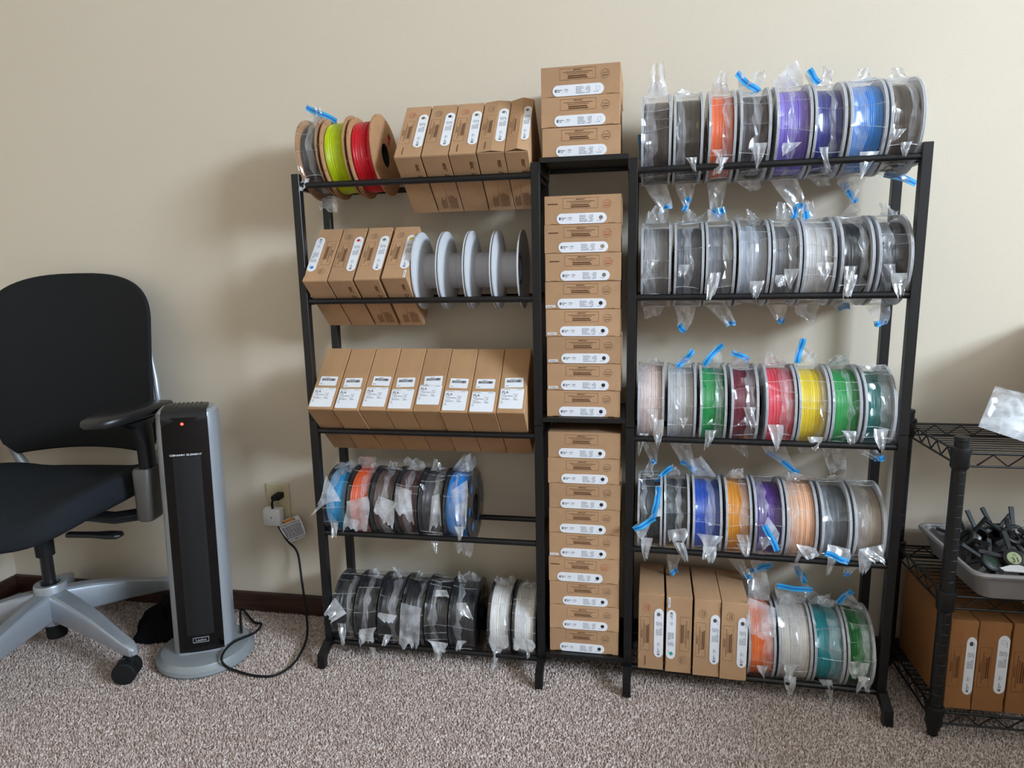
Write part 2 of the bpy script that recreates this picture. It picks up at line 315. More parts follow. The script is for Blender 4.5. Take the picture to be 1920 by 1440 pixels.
# ------------------------------------------------------------------ kraft filament boxes
BL, BH, BD = .163, .060, .163
PR = {}
def stadium(x0, x1, z0, z1, n=10):
    r = (z1-z0)/2; zc = (z0+z1)/2
    return [(x1-r+r*math.cos(R_(-90+180*i/n)), zc+r*math.sin(R_(-90+180*i/n))) for i in range(n+1)]+[(x0+r+r*math.cos(R_(90+180*i/n)), zc+r*math.sin(R_(90+180*i/n))) for i in range(n+1)]
def print_meshes():
    rnd = random.Random(3); e = -.0016
    mb = MB(); frame(mb, -.0405, .0335, .0325, .0545, .0004, e)
    text(mb, 'IMPORTANT', -.0035, .0503, .0032, e, 'CENTER', .02)
    text(mb, 'DO NOT tear off the special labels before the first load', -.0035, .0466, .00275, e, 'CENTER', .02, .94)
    text(mb, 'Follow the guide on the side of the box', -.0035, .0433, .00275, e, 'CENTER', .012)
    for z, n in ((.0387, 16), (.0350, 17)):
        for k in range(n): bar(mb, -.0235+k*.0024, -.0235+k*.0024+.0019, z, z+.0021, e); 
    PR['warning'] = mb.mesh('warning_print', M_ink2)
    PR['sticker'] = MB().poly([stadium(-.0535, .0525, .0012, .0228)], -.0018, -.0009).mesh('label_sticker', M_paper)
    for kind in ('Basic', 'Matte'):
        mb = MB(); e = -.0019
        mb.mi = 0; bar(mb, -.0485, -.0468, .0094, .0134, e); bar(mb, -.0464, -.0447, .0094, .0120, e); bar(mb, -.0464, -.0447, .0124, .0150, e); bar(mb, -.0485, -.0468, .0138, .0150, e)
        text(mb, 'Bambu', -.0432, .0123, .0036, e, bold=.02); text(mb, 'Lab', -.0432, .0092, .0036, e, bold=.02)
        bar(mb, -.0298, -.0296, .0085, .0155, e); text(mb, 'PLA', -.0275, .0122, .0040, e, bold=.02); text(mb, kind, -.0275, .0090, .0026, e)
        mb.mi = 1
        for k in range(5):
            z = .0172-k*.0030; greek(mb, -.0050, -.0050+rnd.uniform(.011, .019), z, .0011, rnd, e); greek(mb, .0245-rnd.uniform(.003, .010), .0245, z, .0011, rnd, e); bar(mb, -.0050, .0245, z-.0009, z-.00075, e)
        greek(mb, .032, .042, .0062, .0009, rnd, e)
        PR['label_'+kind] = mb.mesh('label_print', [M_ink, M_inkg])
    for nm, m_ in (('red', M_red), ('grey', M_stampg)):
        mb = MB(); e = -.0016; mb.poly([circ(.0525, .0400, .0088, 24), circ(.0525, .0400, .0083, 24)[::-1]], e, e+.0001)
        text(mb, 'QC PASS', .0525, .0407, .0030, e, 'CENTER', .01)
        for k in range(4): bar(mb, .0478+k*.0026, .0478+k*.0026+.0018, .0358, .0378, e)
        PR['stamp_'+nm] = mb.mesh('round_stamp', m_)
    mb = MB(); 
    for k in range(9): bar(mb, -.073+k*.0024, -.073+k*.0024+.0014, .0415, .0440, -.0016)
    PR['date'] = mb.mesh('date_stamp', M_ink2)
    PR['tag'] = MB().poly([rrect(-.0795, -.0585, .0040, .0090, .0008)], -.0018, -.0009).mesh('small_sticker', M_paper)
    mb = MB(); greek(mb, -.077, -.0605, .0056, .0016, rnd, -.0019); PR['tagp'] = mb.mesh('small_sticker_print', M_inkg)
    # print on the side that shows below the label face when the box stands on edge (local plane x = -L/2)
    mb = MB()
    for zz in (.0105, .0130, .0155):
        greek(mb, .020, .020+rnd.uniform(.018, .026), zz, .0016, rnd)
    k0 = len(mb.v)
    for a in (90, 210, 330):   # three chasing arrows
        P = lambda ang, r: (.0555+r*math.cos(R_(ang)), .0140+r*math.sin(R_(ang)))
        pts = [P(a-8, .0052), P(a+52, .0052), P(a+52, .0066), P(a+84, .0040), P(a+52, .0018), P(a+52, .0032), P(a-8, .0032)]
        mb.add([(p[0], 0, p[1]) for p in pts], [tuple(range(7))])
    text(mb, 'S', .0665, .0115, .0075, 0, bold=.05)
    PR['side_a'] = mb
    mb2 = MB()
    for zz in range(7): greek(mb2, .108+rnd.uniform(0, .012), .152, .0080+zz*.0028, .0013, rnd)
    bar(mb2, .088, .158, .0285, .0290)
    for zz in range(5): greek(mb2, .112+rnd.uniform(0, .015), .152, .0325+zz*.0028, .0013, rnd)
    frame(mb2, .140, .152, .050, .056, .0004)
    for q, src in (('side_a', mb), ('side_b', mb2)):
        out = MB(); out.add([(-BL/2-.0003, x, z) for x, _, z in src.v], src.f); PR[q] = out.mesh('side_print', M_ink2)
print_meshes()
BODY = {}
def body_mesh(L, H, D, bulge, mt=None):
    mt = mt or M_kraft; k = (L, H, D, bulge, mt.name)
    if k not in BODY:
        a = MB().box(-L/2, L/2, .0004, D, .0003, H-.0003, .0007).mesh('carton', mt)
        n0, n1, n2 = .33*L, .42*L, .0018
        out = [(-L/2+.0008, .0004), (-n1, .0004), (-n1, n2), (-n0, n2), (-n0, .0004), (n0, .0004), (n0, n2), (n1, n2), (n1, .0004), (L/2-.0008, .0004), (L/2-.0008, H-.0008), (-L/2+.0008, H-.0008)]
        f = MB()
        if bulge:   # the lid has sprung open a little along a fold
            z = .46*H; f.loft([[(x, y, zz) for zz, y in ((.0006, -.0008), (z, -bulge), (H-.0006, -.0008), (H-.0006, .0004), (z, .0004-bulge), (.0006, .0004))] for x in (-L/2+.0008, L/2-.0008)])
        else: f.poly([out], -.0009, .0003)
        BODY[k] = (a, f.mesh('lid_flap', mt))
    return BODY[k]
DOTM = {}
def dot(rgb):
    if rgb not in DOTM:
        mb = MB()
        if rgb is None: mb.poly([circ(.0405, .0128, .0042), circ(.0405, .0128, .0039)[::-1]], -.0020, -.0019); DOTM[rgb] = mb.mesh('colour_dot', M_inkg)
        else: mb.poly([circ(.0405, .0128, .0042)], -.0021, -.0019); DOTM[rgb] = mb.mesh('colour_dot', mat('dot_%d_%d_%d' % rgb, rgb, rough=.6))
    return DOTM[rgb]
def kraft_box(M, label, group, dotc, stamp='grey', date=False, small=False, side=False, kind='Basic', L=BL, H=BH, D=BD, bulge=0., slide=0., mt=None):
    t = thing('filament_box', M, label, 'box', group); a, f = body_mesh(L, H, D, bulge, mt); link('carton', a, t); link('lid_flap', f, t)
    S = Matrix.Diagonal((L/BL, 1, H/BH, 1)); S2 = Matrix.Translation((slide, -bulge*.55 if bulge else 0, 0)) @ S; S1 = Matrix.Translation((slide*.4, -bulge*.5 if bulge else 0, 0)) @ S
    link('warning_print', PR['warning'], t, S1)
    s = link('label_sticker', PR['sticker'], t, S2); link('label_print', PR['label_'+kind], s); link('colour_dot', dot(dotc), s)
    if stamp: link('round_stamp', PR['stamp_'+stamp], t, S1)
    if date: link('date_stamp', PR['date'], t, S1)
    if small: q = link('small_sticker', PR['tag'], t, S1); link('sticker_print', PR['tagp'], q)
    if side:
        link('side_print', PR['side_a'], t); 
        if side == 2: link('fine_print', PR['side_b'], t)
    return t
BLK = (40, 36, 38)
rb = random.Random(8)
def stack(z0, items, x, group, where, y=-.002):
    n = len(items); ords = ['top', 'second', 'third', 'fourth', 'fifth', 'sixth', 'seventh', 'eighth', 'bottom']
    for i, (dc, kw) in enumerate(items):
        kw = dict(kw); k = n-1-i; nm = 'bottom one' if i == n-1 else 'topmost' if i == 0 else ords[i]+' from top'
        desc = kw.pop('desc', 'kraft filament box')
        M = Matrix.Translation((x+rb.uniform(-.0015, .0015), y+rb.uniform(0, .004), z0+k*BH)) @ Matrix.Rotation(R_(kw.pop('rot', rb.uniform(-.7, .7))), 4, 'Z')
        kraft_box(M, '%s, %s of %s' % (desc, nm, where), group, dc, slide=kw.pop('slide', rb.uniform(-.003, .003)), **kw)
stack(1.2002, [(None, dict(kind='Matte', rot=-1.5, slide=-.004)), (None, dict(slide=.000, rot=-1.0)), (None, dict(slide=.001, rot=-.8))], .633, 'boxes stacked on the top shelf plate', 'three above the racks')
G_, T_ = (128, 118, 104), (150, 136, 104)
stack(.6427, [(G_, dict(stamp='red', date=True, desc='kraft filament box with red stamp')), (T_, dict(stamp='red', date=True, desc='kraft filament box with red stamp')), (G_, dict(stamp='red', date=True, slide=.005, desc='kraft filament box with red stamp')),
              (BLK, dict(small=True, kind='Matte', slide=-.001)), (BLK, dict(small=True, kind='Matte', slide=.003)), (BLK, dict(small=True, kind='Matte', slide=.004)), (BLK, dict(small=True, kind='Matte')), (BLK, dict())], .6375, 'boxes stacked on the middle shelf plate', 'eight in the centre column')
stack(.0662, [(BLK, dict(stamp=None, slide=-.004, desc='dented kraft filament box')), (BLK, dict()), (BLK, dict()), (BLK, dict(slide=-.003)), (BLK, dict(small=True)), (BLK, dict(stamp='red', date=True, slide=-.008, desc='kraft filament box with red stamp')), (BLK, dict(slide=.003)), (BLK, dict()), (BLK, dict(slide=-.004))],
      .6395, 'boxes stacked on the lowest shelf plate', 'nine at the bottom centre')

def diamond(alpha, s, zr, r=RRAIL+.0008):
    """front corner and up-direction of a square box lying with one edge down between the two rails"""
    c, k = math.cos(alpha), math.sin(alpha); u = Vector((0, -c, k)); v = Vector((0, k, c))
    V = Vector((0, YR*c*c, zr-YR*c*k))+(u+v)*r
    return V+u*s, v, u
def turned(xr, F, v, flip=False, x_left=None, L=BL):
    ex = v if not flip else -v; ez = Vector((-1, 0, 0)) if not flip else Vector((1, 0, 0)); ey = ez.cross(ex)
    o = F+v*(L/2); o.x = xr if not flip else x_left
    return Matrix(((ex.x, ey.x, ez.x, o.x), (ex.y, ey.y, ez.y, o.y), (ex.z, ey.z, ez.z, o.z), (0, 0, 0, 1)))
place = ['first', 'second', 'third', 'fourth', 'fifth', 'sixth', 'seventh', 'eighth']
for i, (xr, dc, st, kw) in enumerate([(.2955, (120, 100, 56), 'red', dict(date=True, side=1)), (.3565, (66, 44, 70), 'grey', dict(side=2)), (.4165, (112, 100, 66), 'red', dict(date=True, side=1)), (.4770, (128, 126, 120), 'grey', dict(date=True, side=2, bulge=.0045)), (.5260+.0115, (116, 112, 104), None, dict(side=2, bulge=.008))]):
    if i == 4: xr = .5275
    F, v, u = diamond(R_(40+(i == 3)*.5), BD, ZR[0])
    kraft_box(turned(xr, F, v), 'kraft box on edge on the left rack top rails, %s of five' % place[i], 'boxes on the top rails of the left rack', dc, st, H=.0585 if i < 4 else .0495, **kw)
for i, (xl, xr, dc, st, kw) in enumerate([(.0065, .066, (30, 130, 215), 'grey', dict(side=2)), (.0665, .126, (214, 40, 52), 'grey', dict(side=1)), (.1295, .189, (112, 124, 104), 'grey', dict(small=False, side=2)), (.194, .2535, (232, 204, 40), 'grey', dict(small=True, side=2))]):
    F, v, u = diamond(R_((42, 42, 42.5, 44)[i]), BD, ZR[1]); cn = ('blue', 'red', 'green-grey', 'yellow')[i]
    kraft_box(turned(xr, F, v, i == 0, xl), 'kraft filament box with %s dot on its label, second row of left rack' % cn, 'boxes on the second rails of the left rack', dc, st, H=.0585, **kw)
for i, (xl, dc, st, kw) in enumerate([(.0148, (110, 106, 104), 'red', dict(date=True)), (.0768, (70, 168, 160), 'grey', dict(small=True)), (.1378, (92, 80, 78), 'grey', {}), (.1962, (84, 72, 70), 'grey', {})]):
    F = RM @ Vector((0, -.014+.002*i, ZR[4]+RRAIL)); v = Vector((0, 0, 1)); L = .186
    M0 = turned(xl+.0575, Vector((0, -.014-.003*i, ZR[4]+RRAIL+.0006)), v, i == 1, xl, L)
    kraft_box(RM @ M0, 'upright kraft box on the bottom rails of the right rack, %s from left' % place[i], 'upright boxes on the bottom rails', dc, st, L=L, H=.0575, D=.165, **kw)

# --- plain cartons with square white stickers
PW, PS = .0628, .180
_r = random.Random(5); _mb = MB(); _e = -.0016
PLA = {}
PLA['body'] = MB().box(0, PW, .0003, PS, 0, PS, .0009).mesh('carton', M_kraft2)
PLA['lid'] = MB().box(.0012, PW-.0012, -.0006, .0006, .0012, PS-.001, .0004).mesh('lid_flap', M_kraft2)
PLA['big'] = MB().poly([rrect(-.0265, .0265, 0, .0535, .003)], -.0016, -.0006).mesh('spec_sticker', M_paper)
PLA['small'] = MB().poly([rrect(-.0215, .0215, 0, .0265, .002)], -.0016, -.0006).mesh('barcode_sticker', M_paper)
mb = MB(); e = -.0018
mb.mi = 0; text(mb, 'PLA', -.0235, .0400, .0090, e, bold=.012)
text(mb, '1.75±0.02mm', -.0235, .0320, .0046, e, bold=.005); text(mb, '1 kg', .0040, .0320, .0046, e, bold=.005); text(mb, '190-230°C', -.0235, .0225, .0046, e, bold=.005); text(mb, '330m', .0040, .0225, .0046, e, bold=.005)
mb.mi = 1
for x0, x1, z in ((-.0235, -.006, .0500), (.010, .0225, .0500), (-.0235, -.015, .0372), (.004, .013, .0372), (-.0235, -.011, .0277), (.004, .010, .0277), (-.0235, -.019, .0180), (-.0235, -.0175, .0145)): greek(mb, x0, x1, z, .0011, _r, e)
PLA['print'] = mb.mesh('spec_print', [M_ink, M_inkg])
mb = MB(); x = -.0165
while x < .0165:
    w_ = _r.choice((.0003, .0005, .0009)); bar(mb, x, x+w_, .0135, .0205, e); x += w_+_r.choice((.0003, .0006))
greek(mb, -.0185, -.010, .0035, .0011, _r, e); greek(mb, -.008, .003, .0218, .0011, _r, e); PLA['bars'] = mb.mesh('barcode_print', M_ink)
offs = [(.0, .0, 0), (-.001, -.001, .004), (.004, .003, .001), (.001, -.001, .002), (.003, .011, .006), (.000, -.002, 0), (-.001, -.004, -.001), (.001, .004, .003)]
for i, (dx, dz, dq) in enumerate(offs):
    s = PS; F, v, u = diamond(R_(45), s, ZR[2]); x = .0018+i*.0640 if i else .0012
    M = Matrix.Translation((x, F.y-(.0012 if i in (1, 5, 6) else 0), F.z-(.001 if i in (1, 5, 6) else 0))) @ Matrix.Rotation(R_(-45), 4, 'X')
    t = thing('plain_filament_carton', M, 'brown PLA carton with two white stickers, %s of eight from the left' % place[i], 'box', 'PLA cartons on the third rails of the left rack')
    link('carton', PLA['body'], t); link('lid_flap', PLA['lid'], t)
    q = link('spec_sticker', PLA['big'], t, Matrix.Translation((PW/2+dx*.3-.001, 0, .0065+dz))); link('spec_print', PLA['print'], q)
    q = link('barcode_sticker', PLA['small'], t, Matrix.Translation((PW/2+dx, 0, .0665+dz*.6-dq*.5)) @ Matrix.Rotation(R_((1, -1, 2, -2, -3, 2, 0, -2)[i]), 4, 'Y')); link('barcode_print', PLA['bars'], q)

# ------------------------------------------------------------------ filament spools
SPM = {}
def spool_parts(kind, W, R, rc, colr):
    k = (kind, round(W, 4), R, rc, colr)
    if k in SPM: return SPM[k]
    d = {}; tf = .0028; h = W/2
    def disc(x0, x1, holes, mtl, name, rr=R, hole=.027):
        mb = MB(); mb.poly([circ(0, 0, rr, 56)]+[list(reversed(q)) for q in holes]+([list(reversed(circ(0, 0, hole, 24)))] if hole else []), x0, x1, 'X'); return mb
    if kind == 'W':
        for s, nm in ((-1, 'a'), (1, 'b')):
            mb = disc(min(s*h, s*(h-tf)), max(s*h, s*(h-tf)), [], M_flW, 'flange')
            mb.poly([circ(0, 0, R, 56), list(reversed(circ(0, 0, R-.004, 56)))], min(s*(h+.0008), s*(h-tf-.0008)), max(s*(h+.0008), s*(h-tf-.0008)), 'X'); d[nm] = mb.mesh('flange', M_flW, .7)
    elif kind == 'K':
        hl = [circ(.056*math.cos(R_(a)), .056*math.sin(R_(a)), .0135, 18) for a in range(0, 360, 60)]
        for s, nm in ((-1, 'a'), (1, 'b')): d[nm] = disc(min(s*h, s*(h-tf)), max(s*h, s*(h-tf)), hl, M_flK, 'flange').mesh('flange', M_flK, .7)
    elif kind == 'C':
        hl = [circ(.084*math.cos(R_(a)), .089*math.sin(R_(a)), .0025, 8) for a in range(20, 380, 40)]+[[(.036, -.012), (.066, -.008), (.066, .008), (.036, .012)]]
        for s, nm in ((-1, 'a'), (1, 'b')): d[nm] = disc(min(s*h, s*(h-tf)), max(s*h, s*(h-tf)), hl, M_flC, 'flange').mesh('flange', M_flC, .7)
    else:   # empty grey spool with dished flanges
        for s, nm in ((-1, 'a'), (1, 'b')):
            pr = [(s*(h-.010), .027), (s*(h-.010), .036), (s*(h-.004), R*.62), (s*(h-.0010), R*.96), (s*h, R), (s*(h-.0032), R), (s*(h-.0036), R*.96), (s*(h-.0072), R*.62), (s*(h-.0132), .036), (s*(h-.0132), .027)]
            d[nm] = MB().lathe(pr+[pr[0]], 56, 'X', False).mesh('flange', M_flG, .5)
        d['core'] = MB().lathe([(-h+.010, .0405), (-.0008, .0405), (-.0006, .0400), (.0006, .0400), (.0008, .0405), (h-.010, .0405), (h-.010, .027), (-h+.010, .027), (-h+.010, .0405)], 40, 'X', False).mesh('hub', M_hub, .5)
    if kind != 'E':
        d['core'] = MB().lathe([(-h+tf, .032), (h-tf, .032), (h-tf, .027), (-h+tf, .027), (-h+tf, .032)], 28, 'X', False).mesh('hub', M_core, .6)
        rnd = random.Random(int(rc*1e5)+sum(colr)); prof = []; n = 34; a = h-tf-.0004
        for i in range(n+1):
            x = -a+2*a*i/n; ed = 1-abs(x/a); b = rc-.0035*max(0, .12-ed)/.12
            prof.append((x, b-(.0007 if i % 2 else 0)+rnd.uniform(-.0005, .0004)))
        prof = [(-a, .0325)]+prof+[(a, .0325)]
        d['coil'] = MB().lathe(prof, 48, 'X', False).mesh('filament_coil', filament(colr), .45)
    SPM[k] = d; return d
def bag_ring(W, R, rc, seed, sag):
    """thin film drawn tight over both flanges, sinking towards the filament between them, with taut creases from flange to flange"""
    rnd = random.Random(seed); m = 8; h = W/2+.0008; ang = []; st = 360/28
    for j in range(28):
        a = j*st+rnd.uniform(-1.2, 1.2); ang.append((a, rnd.uniform(.45, 1.)*sag, 0, 0, 0))
        if rnd.random() < .42:
            c = a+st*.5; sl = rnd.uniform(-3., 3.); cv = rnd.uniform(-2.2, 2.2); tt = rnd.uniform(.0, .45)*sag
            ang += [(c-.7, tt+.22*sag, sl, cv, 0), (c, tt, sl, cv, rnd.uniform(.5, 1)), (c+.7, tt+.22*sag, sl, cv, 0)]
    n = len(ang); V = []; cr = []; F = []
    for a0, sg, sl, cv, k in ang:
        for i in range(m+1):
            t = i/m; e = (math.sin(math.pi*t))**.6; a = R_(a0+sl*(2*t-1)+cv*math.sin(math.pi*t))
            r = max(R+.0012+rnd.uniform(0, .0006)-(R-rc-.0022)*e*sg+rnd.uniform(-.0008, .0008)*e, rc+.0009)
            V.append((-h+2*h*t+rnd.uniform(-.0008, .0008)*(0 < i < m), r*math.cos(a), r*math.sin(a))); cr.append(k)
    for j in range(n):
        for i in range(m): F.append((j*(m+1)+i, j*(m+1)+i+1, ((j+1) % n)*(m+1)+i+1, ((j+1) % n)*(m+1)+i))
    for s in (0, m):    # the sides, over the flanges
        k = len(V); x = (-h-.0004) if s == 0 else (h+.0004)
        for a0, *_ in ang: V.append((x, R*.45*math.cos(R_(a0)), R*.45*math.sin(R_(a0)))); cr.append(0)
        for j in range(n): F.append((j*(m+1)+s, ((j+1) % n)*(m+1)+s, k+(j+1) % n, k+j))
    mb = MB(); mb.add(V, F); me = mb.mesh('plastic_bag', M_film, .35); at_ = me.attributes.new('crease', 'FLOAT', 'POINT'); at_.data.foreach_set('value', cr); return me
def patch(C, D, A, B, seed, zipm, out, amp=.004, inv=None):
    """a loose piece of bag between edge C-D and edge A-B, crumpled; zip closure along A-B"""
    rnd = random.Random(seed); nu, nv = 9, 10; nrm = ((D-C).cross(A-C)); nrm = nrm.normalized() if nrm.length > 1e-9 else Vector((0, -1, 0))
    U = rnd.uniform; wv = [(U(.4, 1), U(.5, 1.4), U(-.9, .9), U(0, 6.28)) for _ in range(3)]; w1, w2, p1, p2 = U(-.14, .14), U(-.18, .22), U(0, 6.28), U(0, 6.28)
    ragged = [U(-.10, .16) for _ in range(nu+1)]; ax_ = (D-C); out_ = ((A+B)-(C+D))/2
    if zipm is not None: ragged = [0]*(nu+1); w2 *= .3
    def P(u, v):
        p = C.lerp(D, u).lerp(A.lerp(B, u), v); k = .25+.9*v*(1.25-v)*2
        d = sum(a*abs(math.sin(math.pi*(k1*u*1.6+k2*v)+ph)) for a, k1, k2, ph in wv)-1.2
        lat = w1*math.sin(2.6*v+p1)*v*(1.2-v)*2.4+w2*(u-.5)*math.sin(math.pi*v)
        return p+nrm*(amp*k*d*1.1)+ax_*lat+out_*(ragged[round(u*nu)]*v**3)
    g = [[P(i/nu, j/nv) for i in range(nu+1)] for j in range(nv+1)]
    out.add([inv @ p for r in g for p in r], [(j*(nu+1)+i, j*(nu+1)+i+1, (j+1)*(nu+1)+i+1, (j+1)*(nu+1)+i) for j in range(nv) for i in range(nu)])
    if zipm is not None:
        top = g[-1]; ab = (B-A).normalized(); Yv = Vector((0, 1, 0)); dn = ab.cross(Yv).normalized(); face = dn.cross(ab).normalized()
        if dn.dot((C+D)/2-(A+B)/2) < 0: dn = -dn
        for (a, b, off, mi) in ((-.001, .0115, .0006, 0), (.0035, .0065, .0013, 1)):
            zipm.mi = mi; ring = []
            for i, p in enumerate(top):
                p = A.lerp(B, i/nu)+face*(.0018*math.sin(i*.9+seed))+dn*(.0016*math.sin(i*.6+seed)); ring.append([inv @ q for q in (p+dn*a-face*off, p+dn*b-face*off, p+dn*b+face*off, p+dn*a+face*off)])
            zipm.loft(ring)
NSP = [0]
def spool(M, kind, W, colr, label, group, R=.1, rc=.088, bag=1, flaps=(), lean=0., sag=.9, frame_=LM, name='filament_spool', filmm=None):
    NSP[0] += 1; sd = NSP[0]*17
    t = thing(name, M @ Matrix.Rotation(R_(lean), 4, 'Y') @ Matrix.Rotation(R_((sd*37) % 360) if kind == 'C' else 0, 4, 'X'), label, 'spool', group)
    d = spool_parts(kind, W, R, rc, colr)
    link('flange', d['a'], t); link('flange', d['b'], t); link('hub', d['core'], t)
    if 'coil' in d: link('filament_coil', d['coil'], t)
    if not bag: return t
    Mw = t.matrix_world.copy(); inv = Mw.inverted(); c = Mw.translation
    f = link('plastic_bag', bag_ring(W, R, rc, sd, sag), t)
    rs = random.Random(sd+5); fw = W*rs.uniform(.22, .38); fx = rs.uniform(-W*.42, W*.42-fw) if kind != 'W' else rs.choice((-W*.40, W*.40-fw, rs.uniform(-.2, .1)*W)); e0 = [rs.uniform(-.08, .08)*W for _ in range(15)]; e1 = [rs.uniform(-.10, .10)*W for _ in range(15)]; rf = rc+(R-rc)*.45
    sm = MB(); sm.grid(lambda u, v: (min(W*.46, max(-W*.46, fx+fw*u+(e0[round(v*14)]*(1-u)+e1[round(v*14)]*u))), (rf+rs.uniform(-.002, .003))*math.cos(R_(95+165*v)), (rf+rs.uniform(-.002, .003))*math.sin(R_(95+165*v))), 3, 14)
    Q = Matrix.Identity(4)
    if kind == 'C': Q = (Matrix.Rotation(R_((sd*37) % 360), 4, 'X')).inverted()
    link('bag_fold', sm.mesh('bag_fold', M_films), t, Q)
    X = (frame_.to_3x3() @ Vector((1, 0, 0))); Yd = frame_.to_3x3() @ Vector((0, 1, 0)); yl = (frame_.inverted() @ c).y
    def extra(k, C, D, A, B, amp):
        fl = MB(); patch(C, D, A, B, sd*3+k, None, fl, amp, inv); link('bag_flap', fl.mesh('bag_flap', M_filmw, .5), t)
    rx = random.Random(sd+71); up = Vector((0, 0, 1)); U = rx.uniform
    if rx.random() < .85:   # ruff of film standing on the rim
        a0 = W*U(-.44, -.15); a1 = a0+W*U(.45, .6); hh = U(.014, .034); s0 = U(-.010, .012)
        extra(0, c+X*a0+up*(R*.985)-Yd*.012, c+X*a1+up*(R*.985)-Yd*.012, c+X*(a0*.6+s0)+up*(R+hh)-Yd*.02, c+X*(a1*.6+s0)+up*(R+hh*U(.3, 1.1))-Yd*.02, .005)
    for q in range(2):      # loose corners hanging in front
        if rx.random() > .62: continue
        th = R_(U(172, 222)); b0 = W*U(-.46, -.05); b1 = b0+W*U(.32, .55); P0 = c+Yd*(R*math.cos(th))+up*(R*math.sin(th)); m_ = (b0+b1)/2+U(-.016, .016); dp = U(.020, .050); hw = U(.001, .008)
        extra(1+q, P0+X*b0, P0+X*b1, P0+X*(m_-hw)-up*dp-Yd*(.004+.1*dp), P0+X*(m_+hw)-up*dp*U(.8, 1)-Yd*(.006+.1*dp), .004)
    for k, F in enumerate(flaps):
        fl = MB(); zp = MB()
        side, ax, ay, bx, by, zipped = F[:6]; dy = F[6] if len(F) > 6 else None; hw = W*.42
        if side == 't': C = c-X*hw+Vector((0, 0, R*.97)); D = c+X*hw+Vector((0, 0, R*.97)); y = yl+(dy if dy is not None else -.015)
        elif side == 'b': C = c-X*hw-Vector((0, 0, R*.97)); D = c+X*hw-Vector((0, 0, R*.97)); y = yl+(dy if dy is not None else .01)
        else: y = yl-R-(dy if dy is not None else .008); C = at(F[7], F[8], yl-R-.002, frame_); D = at(F[9], F[10], yl-R-.002, frame_)
        A, B = at(ax, ay, y, frame_), at(bx, by, y, frame_)
        patch(C, D, A, B, sd+k, zp if zipped else None, fl, .0045 if side != 'f' else .003, inv)
        q = link('bag_flap', fl.mesh('bag_flap', M_filmw, .5), t)
        if zp.v: link('zip_strip', zp.mesh('zip_strip', [M_zip, M_zipd]), q)
    return t
def rest(zr, R): return zr+math.sqrt((R+.0018+RRAIL)**2-(YR/2)**2)
